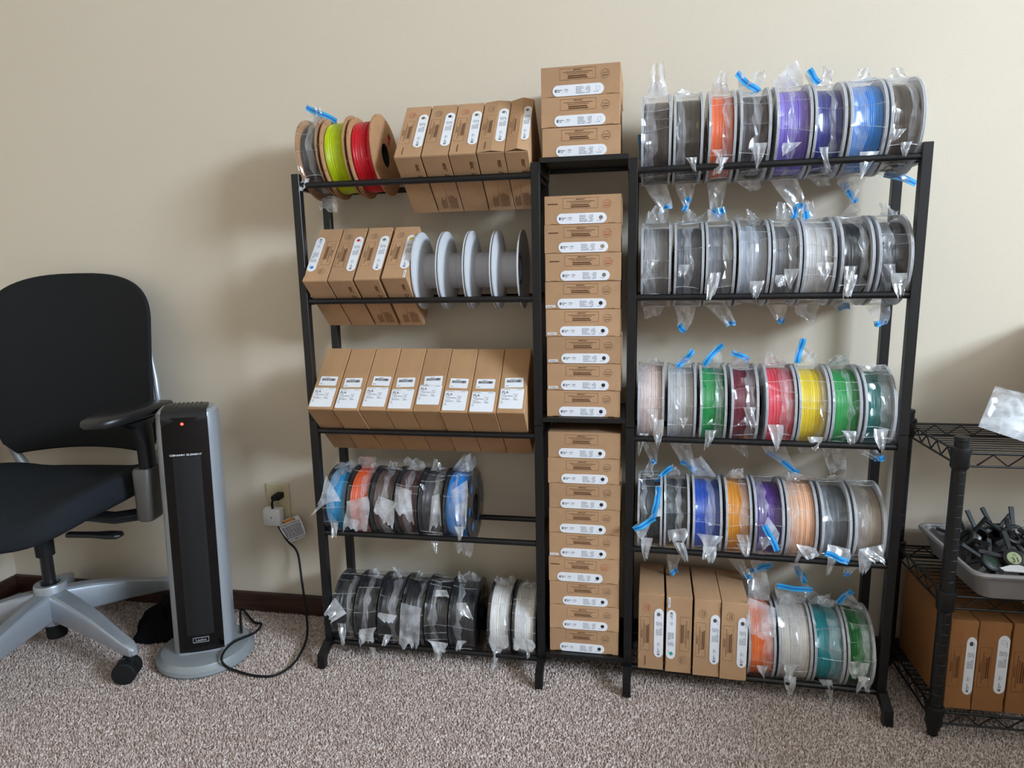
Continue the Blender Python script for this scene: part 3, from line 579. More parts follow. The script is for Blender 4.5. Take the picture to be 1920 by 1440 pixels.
# right rack, rows from the top; (left, right) across the rail, filament colour, its name, loose bag pieces
RROWS = [
 [(.006, .066, (96, 84, 80), 'taupe grey', .086, [('t', 1222, 128, 1246, 122, 0), ('b', 1240, 400, 1260, 388, 1), ('b', 1199, 300, 1198, 252, 1, .06)]),
  (.070, .128, (84, 74, 60), 'olive brown', .086, [('t', 1268, 168, 1282, 168, 0), ('b', 1286, 398, 1297, 372, 1)]),
  (.138, .191, (250, 112, 58), 'bright orange', .090, [('t', 1336, 156, 1362, 158, 0), ('b', 1333, 400, 1352, 410, 1)]),
  (.197, .256, (82, 70, 68), 'dark brown', .085, [('t', 1384, 134, 1426, 168, 1), ('b', 1405, 360, 1424, 352, 0)]),
  (.265, .331, (128, 106, 206), 'violet', .090, [('t', 1452, 150, 1494, 112, 0), ('b', 1490, 412, 1504, 384, 1)]),
  (.334, .392, (48, 56, 142), 'navy blue', .087, [('t', 1512, 134, 1532, 160, 1), ('b', 1540, 352, 1560, 345, 0)]),
  (.397, .463, (52, 146, 232), 'sky blue', .090, [('t', 1605, 150, 1650, 142, 0), ('b', 1574, 346, 1602, 382, 1)]),
  (.467, .527, (92, 76, 60), 'bronze brown', .087, [('t', 1700, 152, 1742, 198, 0), ('b', 1656, 330, 1716, 348, 1)])],
 [(.009, .071, (140, 138, 136), 'mid grey', .088, [('t', 1228, 388, 1254, 390, 0), ('b', 1206, 598, 1236, 590, 0)]),
  (.077, .137, (100, 102, 108), 'slate grey', .086, [('t', 1306, 414, 1324, 396, 0), ('b', 1268, 612, 1282, 625, 1)]),
  (.140, .199, (130, 130, 134), 'ash grey', .087, [('t', 1346, 392, 1358, 388, 1), ('b', 1362, 612, 1380, 608, 1)]),
  (.204, .266, (176, 182, 192), 'silver', .089, [('t', 1376, 400, 1412, 424, 0)]),
  (.269, .325, (126, 124, 124), 'steel grey', .084, [('t', 1462, 398, 1480, 392, 0), ('b', 1456, 602, 1466, 608, 1)]),
  (.328, .389, (218, 214, 210), 'off white', .089, [('t', 1498, 384, 1510, 412, 1), ('b', 1508, 600, 1526, 602, 0)]),
  (.397, .458, (24, 24, 27), 'black', .086, [('t', 1600, 418, 1626, 420, 0), ('b', 1572, 582, 1594, 578, 1)]),
  (.465, .526, (48, 48, 50), 'charcoal', .086, [('t', 1652, 398, 1688, 392, 0), ('b', 1640, 612, 1662, 608, 1)])],
 [(.006, .063, (232, 208, 200), 'pale pink', .094, [('t', 1210, 676, 1232, 670, 0), ('b', 1222, 872, 1232, 866, 1), ('f', 1228, 826, 1240, 832, 0, .012, 1222, 788, 1244, 786)]),
  (.070, .130, (202, 199, 196), 'light grey', .090, [('t', 1268, 686, 1296, 654, 1), ('b', 1276, 868, 1302, 886, 1)]),
  (.137, .193, (0, 156, 74), 'emerald green', .090, [('t', 1316, 682, 1350, 642, 1)]),
  (.201, .257, (122, 26, 48), 'dark red', .089, [('t', 1376, 655, 1406, 672, 1), ('b', 1386, 850, 1400, 858, 0)]),
  (.270, .332, (240, 74, 92), 'coral red', .092, [('t', 1446, 682, 1476, 672, 0), ('b', 1436, 850, 1496, 890, 1)]),
  (.335, .396, (246, 214, 40), 'yellow', .090, [('t', 1490, 680, 1500, 634, 1), ('b', 1500, 850, 1520, 846, 0)]),
  (.399, .456, (30, 166, 78), 'leaf green', .090, [('t', 1554, 672, 1594, 660, 0), ('b', 1556, 888, 1586, 882, 0)]),
  (.461, .520, (32, 112, 104), 'dark teal', .086, [('t', 1630, 690, 1660, 690, 0), ('b', 1640, 866, 1660, 862, 1)])],
 [(.009, .064, (58, 62, 66), 'gunmetal', .086, [('t', 1232, 906, 1264, 878, 1), ('f', 1226, 968, 1186, 990, 1, .014, 1236, 950, 1206, 1012), ('f', 1230, 912, 1222, 970, 1, .010, 1240, 910, 1240, 968)]),
  (.067, .123, (60, 64, 64), 'graphite grey', .086, [('t', 1262, 892, 1288, 888, 0), ('b', 1258, 1078, 1272, 1072, 1), ('f', 1256, 1014, 1284, 1016, 0, .012, 1252, 994, 1286, 990)]),
  (.129, .192, (34, 84, 190), 'royal blue', .088, [('t', 1294, 864, 1316, 856, 0), ('f', 1318, 1044, 1330, 1044, 0, .018, 1306, 1000, 1356, 1006)]),
  (.199, .254, (232, 150, 30), 'amber', .091, [('t', 1370, 882, 1392, 878, 0), ('b', 1394, 1082, 1406, 1088, 1)]),
  (.259, .320, (86, 44, 138), 'dark purple', .088, [('t', 1420, 900, 1460, 896, 0), ('f', 1430, 986, 1452, 1034, 1, .02, 1440, 968, 1462, 1000), ('b', 1416, 1072, 1452, 1060, 1)]),
  (.324, .387, (240, 182, 142), 'peach', .094, [('t', 1492, 884, 1536, 900, 0), ('f', 1506, 1046, 1530, 1046, 0, .012, 1494, 1020, 1530, 1028), ('b', 1490, 1066, 1504, 1094, 1)]),
  (.394, .453, (98, 102, 106), 'blue grey', .086, [('t', 1560, 892, 1586, 886, 0), ('f', 1546, 1042, 1590, 1058, 1, .014, 1552, 1020, 1594, 1030)]),
  (.458, .519, (172, 156, 138), 'tan grey', .088, [('t', 1612, 900, 1640, 905, 0), ('b', 1582, 1078, 1590, 1082, 1), ('f', 1640, 1054, 1662, 1056, 0, .01, 1610, 1030, 1660, 1020)])],
 [(.258, .317, (250, 116, 30), 'vivid orange', .094, [('t', 1402, 1066, 1440, 1060, 1, .02), ('f', 1402, 1180, 1450, 1200, 0, .01, 1404, 1120, 1454, 1140)]),
  (.322, .393, (216, 208, 198), 'ivory', .095, [('t', 1458, 1094, 1524, 1104, 1), ('b', 1556, 1296, 1570, 1300, 0)]),
  (.396, .460, (20, 150, 158), 'turquoise', .090, [('t', 1490, 1062, 1506, 1092, 1, .05), ('t', 1530, 1120, 1560, 1112, 0)]),
  (.463, .519, (24, 128, 52), 'grass green', .088, [('t', 1566, 1128, 1594, 1104, 1), ('f', 1596, 1270, 1620, 1276, 0, .01, 1594, 1240, 1630, 1244)])]]
rown = ['top', 'second', 'third', 'fourth', 'bottom']; R0 = .0915
for k, row in enumerate(RROWS):
    for a, b, c, nm, rc, fl in row:
        M = RM @ Matrix.Translation(((a+b)/2, YR/2, rest(ZR[k], R0)))
        spool(M, 'W', b-a-.0024, c, 'spool of %s filament in a clear zip bag, %s row of the right rack' % (nm, rown[k]), 'bagged spools on the right rack', R=R0, rc=rc-.009, flaps=fl, frame_=RM)
# left rack
M0 = lambda x, k, R: Matrix.Translation((x, YR/2, rest(ZR[k], R)))
spool(M0(.026, 0, .0905), 'C', .050, (74, 68, 70), 'bagged cardboard spool of dark grey filament, left end of the top row', 'spools on the top rails of the left rack', R=.0905, rc=.074, lean=-5, flaps=[('t', 576, 196, 632, 224, 1), ('b', 600, 392, 632, 398, 0)])
spool(M0(.087, 0, .0905), 'C', .056, (190, 208, 10), 'cardboard spool of lime green filament on the left rack top rails', 'spools on the top rails of the left rack', R=.0905, rc=.078, lean=-5, bag=0)
spool(M0(.151, 0, .0905), 'C', .056, (206, 14, 36), 'cardboard spool of red filament on the left rack top rails', 'spools on the top rails of the left rack', R=.0905, rc=.078, lean=-5, bag=0)
for i in range(4):
    spool(M0(.2855+i*.0610, 1, .0895), 'E', .0590, (0, 0, 0), 'empty pale grey spool beside the boxes, %s of four from the left' % place[i], 'empty grey spools', R=.0895, bag=0, name='empty_spool')
for i, (a, b, c, nm, rc, fl) in enumerate([
  (.001, .062, (20, 150, 206), 'turquoise blue', .090, [('t', 622, 880, 660, 862, 0), ('t', 640, 890, 664, 880, 0, -.04), ('f', 586, 962, 600, 935, 0, .02, 640, 940, 612, 892)]),
  (.0635, .121, (240, 92, 34), 'orange', .092, [('t', 674, 858, 708, 856, 0, -.03), ('f', 645, 990, 690, 996, 0, .01, 650, 940, 690, 930)]),
  (.1225, .182, (98, 76, 70), 'taupe brown', .090, [('t', 716, 872, 750, 882, 0), ('f', 700, 960, 735, 992, 0, .015, 710, 930, 738, 940)]),
  (.1835, .243, (92, 56, 54), 'maroon brown', .088, [('t', 762, 858, 796, 864, 0), ('f', 736, 954, 776, 982, 0, .018, 742, 910, 772, 920)]),
  (.2445, .304, (70, 70, 72), 'dark grey', .087, [('t', 806, 868, 834, 878, 0), ('f', 804, 994, 828, 980, 0, .014, 810, 930, 824, 926)]),
  (.3055, .368, (24, 140, 226), 'azure blue', .090, [('t', 866, 852, 890, 856, 0), ('f', 858, 980, 876, 984, 0, .012, 846, 920, 876, 900), ('b', 858, 1034, 884, 1044, 0)])]):
    spool(M0((a+b)/2, 3, .088), 'K', b-a-.003, c, 'black spool of %s filament in a clear bag on the left rack' % nm, 'bagged black spools on the fourth rails of the left rack', R=.088, rc=rc-.011, flaps=fl, sag=.7)
for i, (a, b, fl) in enumerate([(.002, .0625, [('t', 642, 1074, 686, 1078, 0), ('f', 608, 1150, 622, 1166, 0, .02, 628, 1120, 650, 1150)]), (.064, .1235, [('t', 704, 1082, 726, 1090, 0), ('f', 680, 1206, 700, 1202, 0, .012, 674, 1180, 706, 1176)]),
  (.1255, .185, [('t', 738, 1062, 756, 1068, 0), ('f', 722, 1166, 736, 1168, 0, .016, 710, 1148, 744, 1154)]), (.1865, .2455, [('t', 776, 1076, 812, 1084, 0, -.04), ('f', 746, 1212, 784, 1208, 0, .012, 752, 1130, 790, 1140)]),
  (.247, .307, [('t', 816, 1086, 850, 1090, 0), ('f', 816, 1222, 840, 1222, 0, .014, 800, 1200, 840, 1206), ('f', 812, 1118, 842, 1120, 0, .01, 818, 1106, 838, 1106)]), (.3085, .374, [('t', 876, 1072, 894, 1074, 0), ('f', 864, 1152, 888, 1160, 0, .02, 856, 1130, 874, 1130)])]):
    spool(M0((a+b)/2, 4, .0895), 'K', b-a-.003, (26, 26, 29), 'black spool of black filament in a clear bag, bottom row, %s from the left' % place[i], 'bagged black spools on the bottom rails of the left rack', R=.0895, rc=.079, flaps=fl, sag=.6)
for i, (a, b, fl) in enumerate([(.4055, .4645, [('t', 940, 1090, 964, 1078, 0), ('f', 922, 1218, 950, 1216, 0, .01, 918, 1190, 952, 1190)]), (.466, .5255, [('t', 986, 1096, 1004, 1092, 0), ('f', 962, 1216, 996, 1220, 0, .01, 962, 1196, 998, 1200)])]):
    spool(M0((a+b)/2, 4, .0895), 'K', b-a-.003, (240, 236, 230), 'black spool of white filament in a clear bag, bottom row, %s' % ('beside the black ones' if i == 0 else 'against the post'), 'bagged white filament on the bottom rails of the left rack', R=.0895, rc=.083, flaps=fl, sag=.6)

# ------------------------------------------------------------------ office chair
def office_chair():
    HX, HY, CY = -.737, -.085, 6
    t = thing('office_chair', Matrix.Translation((HX, HY, 0)) @ Matrix.Rotation(R_(CY), 4, 'Z'), 'black mesh-back office chair on a silver five-star base', 'chair')
    # five-star base (turned on its own)
    B = Matrix.Rotation(R_(-CY-15.5), 4, 'Z')
    mb = MB(); mb.lathe([(.085, .030), (.10, .0345), (.19, .0365), (.194, .035), (.194, .024), (.12, .024)], 32).obj('hub', M_alu, t, .6)
    MB().lathe([(.045, .022), (.048, .0235), (.10, .0235)], 24).obj('cylinder_end', M_rubber, t, .6)
    MB().lathe([(.16, .0145), (.36, .0145)], 24).obj('gas_column', M_plast, t, .6)
    MB().lathe([(.27, .021), (.37, .023)], 24).obj('column_sleeve', M_rubber, t, .6)
    for k in range(5):
        Mk = B @ Matrix.Rotation(R_(72*k), 4, 'Z'); mb = MB(); mb.M = Mk; rings = []
        for x, zc, hw, hh in ((.02, .137, .024, .040), (.09, .128, .0225, .036), (.18, .112, .0195, .028), (.25, .093, .0165, .020), (.29, .083, .0155, .017), (.31, .078, .012, .013), (.317, .076, .006, .007)):
            rings.append([(x, yy, zz) for yy, zz in rrect(-hw, hw, zc-hh, zc+hh, min(hw, hh)*.55, 3)])
        mb.loft(rings); leg = mb.obj('base_leg', M_alu, t, .5)
        sw = R_((35, -60, 20, 100, -30)[k]); Mc = Mk @ Matrix.Translation((.298, 0, 0)) @ Matrix.Rotation(sw, 4, 'Z')
        mb = MB(); mb.M = Mc; mb.lathe([(.050, .009), (.072, .009)], 14); mb.M = Mc @ Matrix.Translation((-.012, 0, .029)); mb.box(-.018, .018, -.009, .009, -.006, .026, .005); ca = mb.obj('caster', M_plast, t, .6)
        for s in (-1, 1):
            mb = MB(); mb.M = Mc @ Matrix.Translation((-.012, 0, .0275)); mb.lathe([(s*.0100, .0265), (s*.0105, .0275), (s*.0225, .0275), (s*.0245, .0245), (s*.0248, .010)], 28, 'Y').obj('wheel', M_rubber, ca, .5)
    # seat
    def seat_pt(u, v, top):
        a = 2*math.pi*u; ca, sa = math.cos(a), math.sin(a); p = .52
        x = .243*abs(ca)**p*(1 if ca > 0 else -1); y = .235*abs(sa)**p*(1 if sa > 0 else -1)
        return x, y-.02
    N = 48; rings = []
    for k, (sc, dz) in enumerate(((.0, -.030), (.80, -.030), (.93, -.026), (.985, -.016), (1., -.004), (.985, .010), (.95, .018), (.86, .022), (.6, .016), (.3, .013), (0, .012))):
        r = []
        for j in range(N):
            x, y = seat_pt(j/N, 0, 1); x *= max(sc, .001); y *= max(sc, .001)
            z = .440+dz - .034*max(0, (-y-.10)/.14)**2 + .030*max(0, abs(x)-.13)/.12*(dz > 0) - .012*max(0, y-.05)/.2
            r.append((x, y, z))
        rings.append(r)
    MB().loft(rings, False).obj('seat', M_seat, t, 1.2)
    MB().box(-.13, .13, -.13, .12, .365, .408, .015).obj('seat_pan', M_plast, t, .6)
    MB().box(-.06, .06, -.10, .13, .335, .375, .012).obj('tilt_mechanism', M_plast, t, .6)
    # backrest
    def bk(u, v, off):
        a = 2*u-1; z = .500+.478*v
        hw = .230*(1-max(0, (v-.72)/.28)**2.7)**(1/2.7) if v > .72 else .230-.012*((.72-v)/.72)**2-.030*max(0, 1-v/.10)**2
        x = hw*a+.008; y = .185+.055*(v-.35)**2*1.4-.050*(hw/.230*a)**2*.8 + .02*(v-.5)
        z += .012*(1-a*a)*(1-v)**2
        return (x, y+off, z)
    mb = MB(); nu, nv = 24, 32; L = []
    vj = lambda j: 1-(1-j/nv)**1.9
    vs = [bk(i/nu, vj(j), 0) for j in range(nv+1) for i in range(nu+1)]+[bk(i/nu, vj(j), .012) for j in range(nv+1) for i in range(nu+1)]
    n = (nu+1)*(nv+1); fs = []
    for j in range(nv):
        for i in range(nu):
            a, b, c, d = j*(nu+1)+i, j*(nu+1)+i+1, (j+1)*(nu+1)+i+1, (j+1)*(nu+1)+i; fs += [(a, b, c, d), (a+n, d+n, c+n, b+n)]
    edge = [i for i in range(nu+1)]+[(j+1)*(nu+1)-1 for j in range(1, nv+1)]+[nv*(nu+1)+i for i in range(nu-1, -1, -1)]+[j*(nu+1) for j in range(nv-1, 0, -1)]
    for a, b in zip(edge, edge[1:]+edge[:1]): fs.append((a, b, b+n, a+n))
    mb.add(vs, fs).obj('backrest', M_mesh, t, .9)
    # binding that runs round the rim of the mesh
    MB().tube([Vector(vs[i])+Vector((0, .007, 0)) for i in edge]+[Vector(vs[edge[0]])+Vector((0, .006, 0))], [.0065]*(len(edge)+1), 8).obj('back_rim', M_mesh, t, 1.)
    for s in (-1, 1):
        MB().tube([(s*.12, .15, .39), (s*.19, .195, .44), (s*.226+.008, .180, .52), (s*.236+.008, .165, .62), (s*.234+.008, .165, .70), (s*.215+.008, .185, .77)], [.014, .014, .011, .008, .007, .005], 10).obj('back_strut', M_alu, t, 1.)
        # arm: tube from below the seat, taupe sleeve, black post, pad
        a = thing_part = MB()
        MB().tube([(s*.06, .0, .385), (s*.20, .0, .372), (s*.285, .0, .385)], .0155, 12).obj('arm_tube', M_plast, t, 1.)
        mb = MB(); rings = []
        for z, hx, hy, cx in ((.372, .016, .026, .296), (.379, .020, .030, .296), (.43, .0205, .031, .298), (.500, .022, .033, .301), (.507, .020, .030, .301)):
            rings.append([(s*cx+p, q, z) for p, q in rrect(-hx, hx, -hy, hy, .010, 3)])
        mb.loft(rings).obj('arm_sleeve', M_taupe, t, .6)
        mb = MB(); rings = []
        for z, hx, hy, cx, cy in ((.480, .0135, .022, .306, 0), (.57, .0135, .022, .307, -.004), (.612, .015, .030, .305, -.012), (.630, .020, .050, .302, -.02)):
            rings.append([(s*cx+p, cy+q, z) for p, q in rrect(-hx, hx, -hy, hy, .009, 3)])
        mb.loft(rings).obj('arm_post', M_plast, t, .6)
        mb = MB(); rings = []
        for y, hw, zc, hh, cx in ((.105, .020, .648, .006, .300), (.095, .034, .648, .0105, .300), (.03, .045, .650, .0125, .300), (-.05, .047, .651, .0125, .296), (-.10, .043, .648, .012, .288), (-.128, .032, .645, .010, .282), (-.136, .018, .643, .006, .280)):
            rings.append([(s*cx+p, y-.01, q) for p, q in rrect(-hw, hw, zc-hh, zc+hh, hh*.8, 3)])
        mb.loft(rings).obj('arm_pad', M_plast, t, .7)
    mb = MB(); rings = []
    for x, hw, hh in ((.12, .010, .006), (.19, .011, .006), (.225, .017, .0065), (.25, .016, .006), (.258, .008, .003)): rings.append([(x, -.06+p, .352+q) for p, q in rrect(-hw, hw, -hh, hh, hh*.8, 2)])
    mb.loft(rings).obj('height_lever', M_plast, t, .7)
office_chair()

# ------------------------------------------------------------------ tower heater
def heater():
    t = thing('tower_heater', Matrix.Translation((-.338, -.040, .001)) @ Matrix.Rotation(R_(27), 4, 'Z') @ Matrix.Rotation(R_(1.4), 4, 'Y'), 'silver and black ceramic tower heater standing beside the office chair', 'heater')
    MB().lathe([(0, .112), (.006, .117), (.016, .116), (.024, .106), (.027, .104), (.031, .090), (.032, .02)], 56).obj('base', M_dsilver, t, .6)
    ZB, ZT = .030, .655
    def sec(z, hw, d0, d1, r): return [(x, y, z) for x, y in rrect(-hw, hw, d0, d1, r, 5)]
    mb = MB(); rings = []
    for k, z in enumerate((ZB, ZB+.02, .2, .4, .60, .632, .648, .655)):
        f = (z-ZB)/(ZT-ZB); hw = .0690-.0008*f; s = (1, 1, 1, 1, 1, .985, .95, .86)[k]; rings.append(sec(z, hw*s, -.050*s, .058*s, .030*s))
    mb.loft(rings).obj('housing', M_silver, t, .55)
    def panel(z0, z1, hw0, hw1, y, th=.004, r=.006):
        mb = MB(); n = 10; rg = []
        for k in range(n+1):
            z = z0+(z1-z0)*k/n; hw = hw0+(hw1-hw0)*k/n; rg.append([(hw*(2*i/12-1), y-.0055*(1-(2*i/12-1)**2), z) for i in range(13)]+[(hw*(1-2*i/12), y+th, z) for i in range(13)])
        return mb.loft(rg)
    panel(.040, .560, .0515, .0510, -.0525).obj('front_panel', M_gloss, t, .6)
    panel(.085, .545, .0420, .0415, -.0535, .003).obj('grille', M_grille, t, .6)
    panel(.560, .640, .0510, .0505, -.0530).obj('control_panel', M_gloss, t, .6)
    mb = MB(); rg = []
    for y, z, hw in ((-.0575, .632, .0503), (-.0555, .648, .0498), (-.045, .658, .049), (-.01, .662, .048), (.03, .660, .044), (.05, .650, .038)): rg.append([(-hw, y, z), (hw, y, z), (hw, y+.004, z-.012), (-hw, y+.004, z-.012)])
    mb.loft(rg).obj('top_handle', M_plast, t, .8)
    for k in range(7): MB().tube([(-.030+k*.010, -.040, .6590), (-.030+k*.010, .02, .6625)], .0016, 6).obj('top_rib', M_plast, t, .8)
    mb = MB(); mb.M = Matrix.Translation((-.004, -.0590, .625)); mb.lathe([(0, .0034), (-.0014, .003), (-.0022, .0014)], 14, 'Y').obj('red_light', M_led, t, .6)
    mb = MB(); mb.M = Matrix.Rotation(0, 4, 'Z'); text(mb, 'CERAMIC ELEMENT', -.001, .5480, .0062, -.0598, 'CENTER', .03, 1.32); mb.obj('heater_lettering', mat('pale_lettering', (205, 205, 208)), t)
    bd = MB().poly([rrect(-.0185, .0185, .0655, .0790, .0012), list(reversed(rrect(-.0172, .0172, .0668, .0777, .0006)))], -.0605, -.0580).obj('badge', M_alu, t)
    mb = MB(); text(mb, 'Lasko', 0, .0697, .0088, -.0601, 'CENTER', .012, 1.25); mb.obj('badge_lettering', mat('badge_lettering', (170, 170, 172)), bd)
    mb = MB(); rr = random.Random(2)
    for k in range(4): greek(mb, .030, .046, .135-k*.006, .0018, rr)
    o = MB(); o.add([(.0692, x-.035, z) for x, _, z in mb.v], mb.f); o.obj('rating_print', M_inkg, t)
    # power cord with its warning tag and plug, in the heater's own frame
    inv = t.matrix_world.inverted(); Z = lambda px, py, z: floor_pt(px, py, z)
    pts = [Vector((-.268, .012, .035)), Z(452, 1142, .012), Z(476, 1166, .006), Z(490, 1170, .008), Z(478, 1186, .024), Z(440, 1203, .042), Z(420, 1222, .041), Z(416, 1240, .034), Z(432, 1254, .006), Z(470, 1266, .004), Z(510, 1268, .004), Z(540, 1254, .004), Z(562, 1228, .010),
           at(576, 1190, .060), at(573, 1140, .110), at(566, 1090, .145), at(560, 1045, .160), at(553, 1028, .164), at(540, 1015, .166), at(524, 990, .166), at(514, 965, .162), at(510, 945, .158), at(513, 936, .157)]
    sm = []
    for i in range(len(pts)-1):
        p0, p1, p2, p3 = pts[max(i-1, 0)], pts[i], pts[i+1], pts[min(i+2, len(pts)-1)]
        for k in range(5):
            q = k/5; sm.append(.5*((2*p1)+(p2-p0)*q+(2*p0-5*p1+4*p2-p3)*q*q+(3*p1-p0-3*p2+p3)*q**3))
    sm.append(pts[-1])
    for p in sm: p.z = max(p.z, .0045)
    cord = MB().tube([inv @ p for p in sm], .0031, 8).obj('power_cord', M_rubber, t, 1.)
    pl = MB(); c = at(521, 931, .172); pl.M = inv @ Matrix.Translation(c); pl.box(-.0105, .0105, -.013, .0185, -.0085, .0085, .003); pl.M = inv @ Matrix.Translation(at(514, 934, .158)); pl.box(-.008, .010, -.006, .007, -.007, .007, .003); pl.obj('plug', M_rubber, cord, .6)
    A, B, C, D = at(515, 983, .162), at(559, 966, .150), at(573, 1006, .156), at(538, 1020, .164)
    def P(u, v, o=0.): p = A.lerp(B, u).lerp(D.lerp(C, u), v); n = (B-A).cross(D-A).normalized(); return inv @ (p+n*(.006*math.sin(math.pi*(u*.9+.1))+o)+(B-A)*.06*math.sin(v*3))
    g = MB(); g.grid(lambda u, v: P(u, v), 8, 6); tg = g.obj('warning_tag', M_paper, cord, 1.)
    src = MB(); src.mi = 0; text(src, 'WARNING', .5, .86, .15, 0, 'CENTER', .02, .8); text(src, 'TO REDUCE THE RISK OF', .5, .735, .11, 0, 'CENTER', .01, .72); text(src, 'DO NOT REMOVE THIS TAG', .52, .03, .105, 0, 'CENTER', .01, .72)
    for k in range(9): greek(src, .07, .93, .65-k*.062, .03, rr)
    src.mi = 1; bar(src, .26, .74, .86, .975)
    out = MB()
    nrm = (B-A).cross(D-A).normalized(); sg = -1 if nrm.y > 0 else 1
    for mi, dz in ((1, .0004), (0, .0008)):
        for f, m_ in zip(src.f, src.m):
            if m_ == mi: out.mi = mi; out.add([P(src.v[i][0], 1-src.v[i][2], sg*dz) for i in f], [tuple(range(len(f)))])
    out.obj('tag_print', [M_ink, M_orange], tg)
def floor_pt(px, py, z):
    d = CF + CR*((px-960)/FPX) + CU*((720-py)/FPX); return CP + d*((z-CP.z)/d.z)
heater()

# ------------------------------------------------------------------ wall outlet, adapter, cloth
t = thing('wall_outlet', (-.2345, WALL, .3325), 'ivory double wall outlet plate beside the left rack', 'outlet')
MB().box(-.035, .035, -.0055, -.0002, -.0575, .0575, .002).obj('cover_plate', M_ivory, t, .6)
for s in (-1, 1):
    q = MB().poly([rrect(-.0165, .0165, s*.0195-.014, s*.0195+.014, .012, 6)], -.0075, -.005).obj('socket', M_ivory, t)
mb = MB(); mb.M = Matrix.Translation((0, -.0055, 0)); mb.lathe([(-.0012, .002), (0, .0028)], 12, 'Y').obj('screw', M_alu, t, .6)
t = thing('plug_adapter', (-.241, WALL-.0078, .3025), 'white square plug-in adapter in the lower outlet socket', 'adapter')
mb = MB(); mb.box(-.0275, .0275, -.030, -.0008, -.0275, .0255, .008).obj('case', M_white, t, .7)
mb = MB(); mb.M = Matrix.Translation((0, -.0300, -.001)); mb.lathe([(-.0004, .0022), (.0006, .0024)], 12, 'Y').obj('indicator', M_inkg, t)
def cloth():
    rnd = random.Random(11); rings = []; N = 26; rr = [rnd.uniform(.7, 1.2) for _ in range(N)]; rr = [(rr[i-1]+2*rr[i]+rr[(i+1) % N])/4 for i in range(N)]
    for k, (s, z) in enumerate(((1.1, .0), (1.08, .012), (.95, .030), (.8, .042), (.62, .055), (.42, .060), (.2, .066), (.02, .064))):
        rings.append([(.085*rr[j]*s*math.cos(2*math.pi*j/N)+rnd.uniform(-.004, .004)*(k > 0), .055*rr[j]*s*math.sin(2*math.pi*j/N)+rnd.uniform(-.004, .004)*(k > 0), max(0, z*(1+.35*math.sin(j*1.1))+rnd.uniform(-.006, .006)*(k > 0))) for j in range(N)])
    o = MB().loft(rings).obj('black_cloth', M_cloth, None, 1.); o.location = (-.505, .035, 0); tag(o, 'crumpled black cloth on the carpet between chair and heater', 'cloth')
cloth()

# ------------------------------------------------------------------ wire shelving on the right with what stands on it
WX0, WX1, WY0, WY1 = 1.366, 1.960, -.088, .158
ws = thing('wire_shelving', (WX0, WY0, 0), 'black wire shelving unit with three tiers right of the racks', 'shelving')
W_, D_ = WX1-WX0, WY1-WY0
for x in (0, W_):
    for y in (0, D_):
        prof = [(0, .006), (.004, .010), (.016, .0105), (.018, .0125)]; z = .03
        while z < .625: prof += [(z, .0125), (z+.0005, .0121), (z+.0015, .0121), (z+.002, .0125)]; z += .0225
        prof += [(.630, .0125), (.632, .0135), (.639, .0130), (.640, .006)]
        mb = MB(); mb.M = Matrix.Translation((x, y, 0)); p = mb.lathe(prof, 20).obj('post', M_wire, ws, .3)
        for z in (.606, .311, .055):
            mb = MB(); mb.M = Matrix.Translation((x, y, z)); mb.lathe([(-.030, .0145), (-.026, .0165), (-.008, .0160), (.006, .0185), (.012, .0175), (.014, .0135)], 20).obj('collar', M_wire, p, .7)
for z, mem in ((.606, 1), (.311, 1), (.055, 1)):
    sh = MB()
    for zz, r in ((z, .0026), (z-.0255, .0022)):
        sh.tube([(.016, 0, zz), (W_-.016, 0, zz)], r, 8); sh.tube([(.016, D_, zz), (W_-.016, D_, zz)], r, 8); sh.tube([(0, .016, zz), (0, D_-.016, zz)], r, 8); sh.tube([(W_, .016, zz), (W_, D_-.016, zz)], r, 8)
    s_ = sh.obj('shelf_frame', M_wire, ws, 1.)
    tr = MB()
    for y in (0, D_):
        n = 20; tr.tube([(.03+(W_-.06)*i/n, y, z-(.002 if i % 2 else .024)) for i in range(n+1)], .0017, 6)
    for x in (0, W_):
        n = 8; tr.tube([(x, .03+(D_-.06)*i/n, z-(.002 if i % 2 else .024)) for i in range(n+1)], .0017, 6)
    q = tr.obj('truss_wire', M_wire, s_, 1.); q['kind'] = 'stuff'
    gr = MB(); n = 14
    for i in range(1, n): gr.tube([(0, D_*i/n, z+.0020), (W_, D_*i/n, z+.0020)], .0014, 6)
    for x in (W_*.36, W_*.68): gr.tube([(x, 0, z-.0015), (x, D_, z-.0015)], .0026, 6)
    q = gr.obj('deck_wires', M_wire, s_, 1.); q['kind'] = 'stuff'
# cartons on the bottom tier
zb = .0590
for i, (x0, x1, lb, dc, dz) in enumerate([(1.385, 1.4360, 'brown carton beside the wire post, first on the bottom wire tier', (80, 76, 76), 0), (1.4372, 1.4955, 'brown carton with torn white label, second on the bottom wire tier', None, .008), (1.4990, 1.562, 'brown carton cut by the photo edge on the bottom wire tier', (90, 90, 90), -.002)]):
    H = x1-x0; L = .197; F = Vector((0, -.078, zb))
    t = kraft_box(turned(x1, F, Vector((0, 0, 1)), False, None, L), lb, 'brown cartons on the bottom wire tier', dc, 'red' if i == 0 else None, L=L, H=H, D=.225, slide=0 if i == 0 else dz, mt=M_kraft_shade)
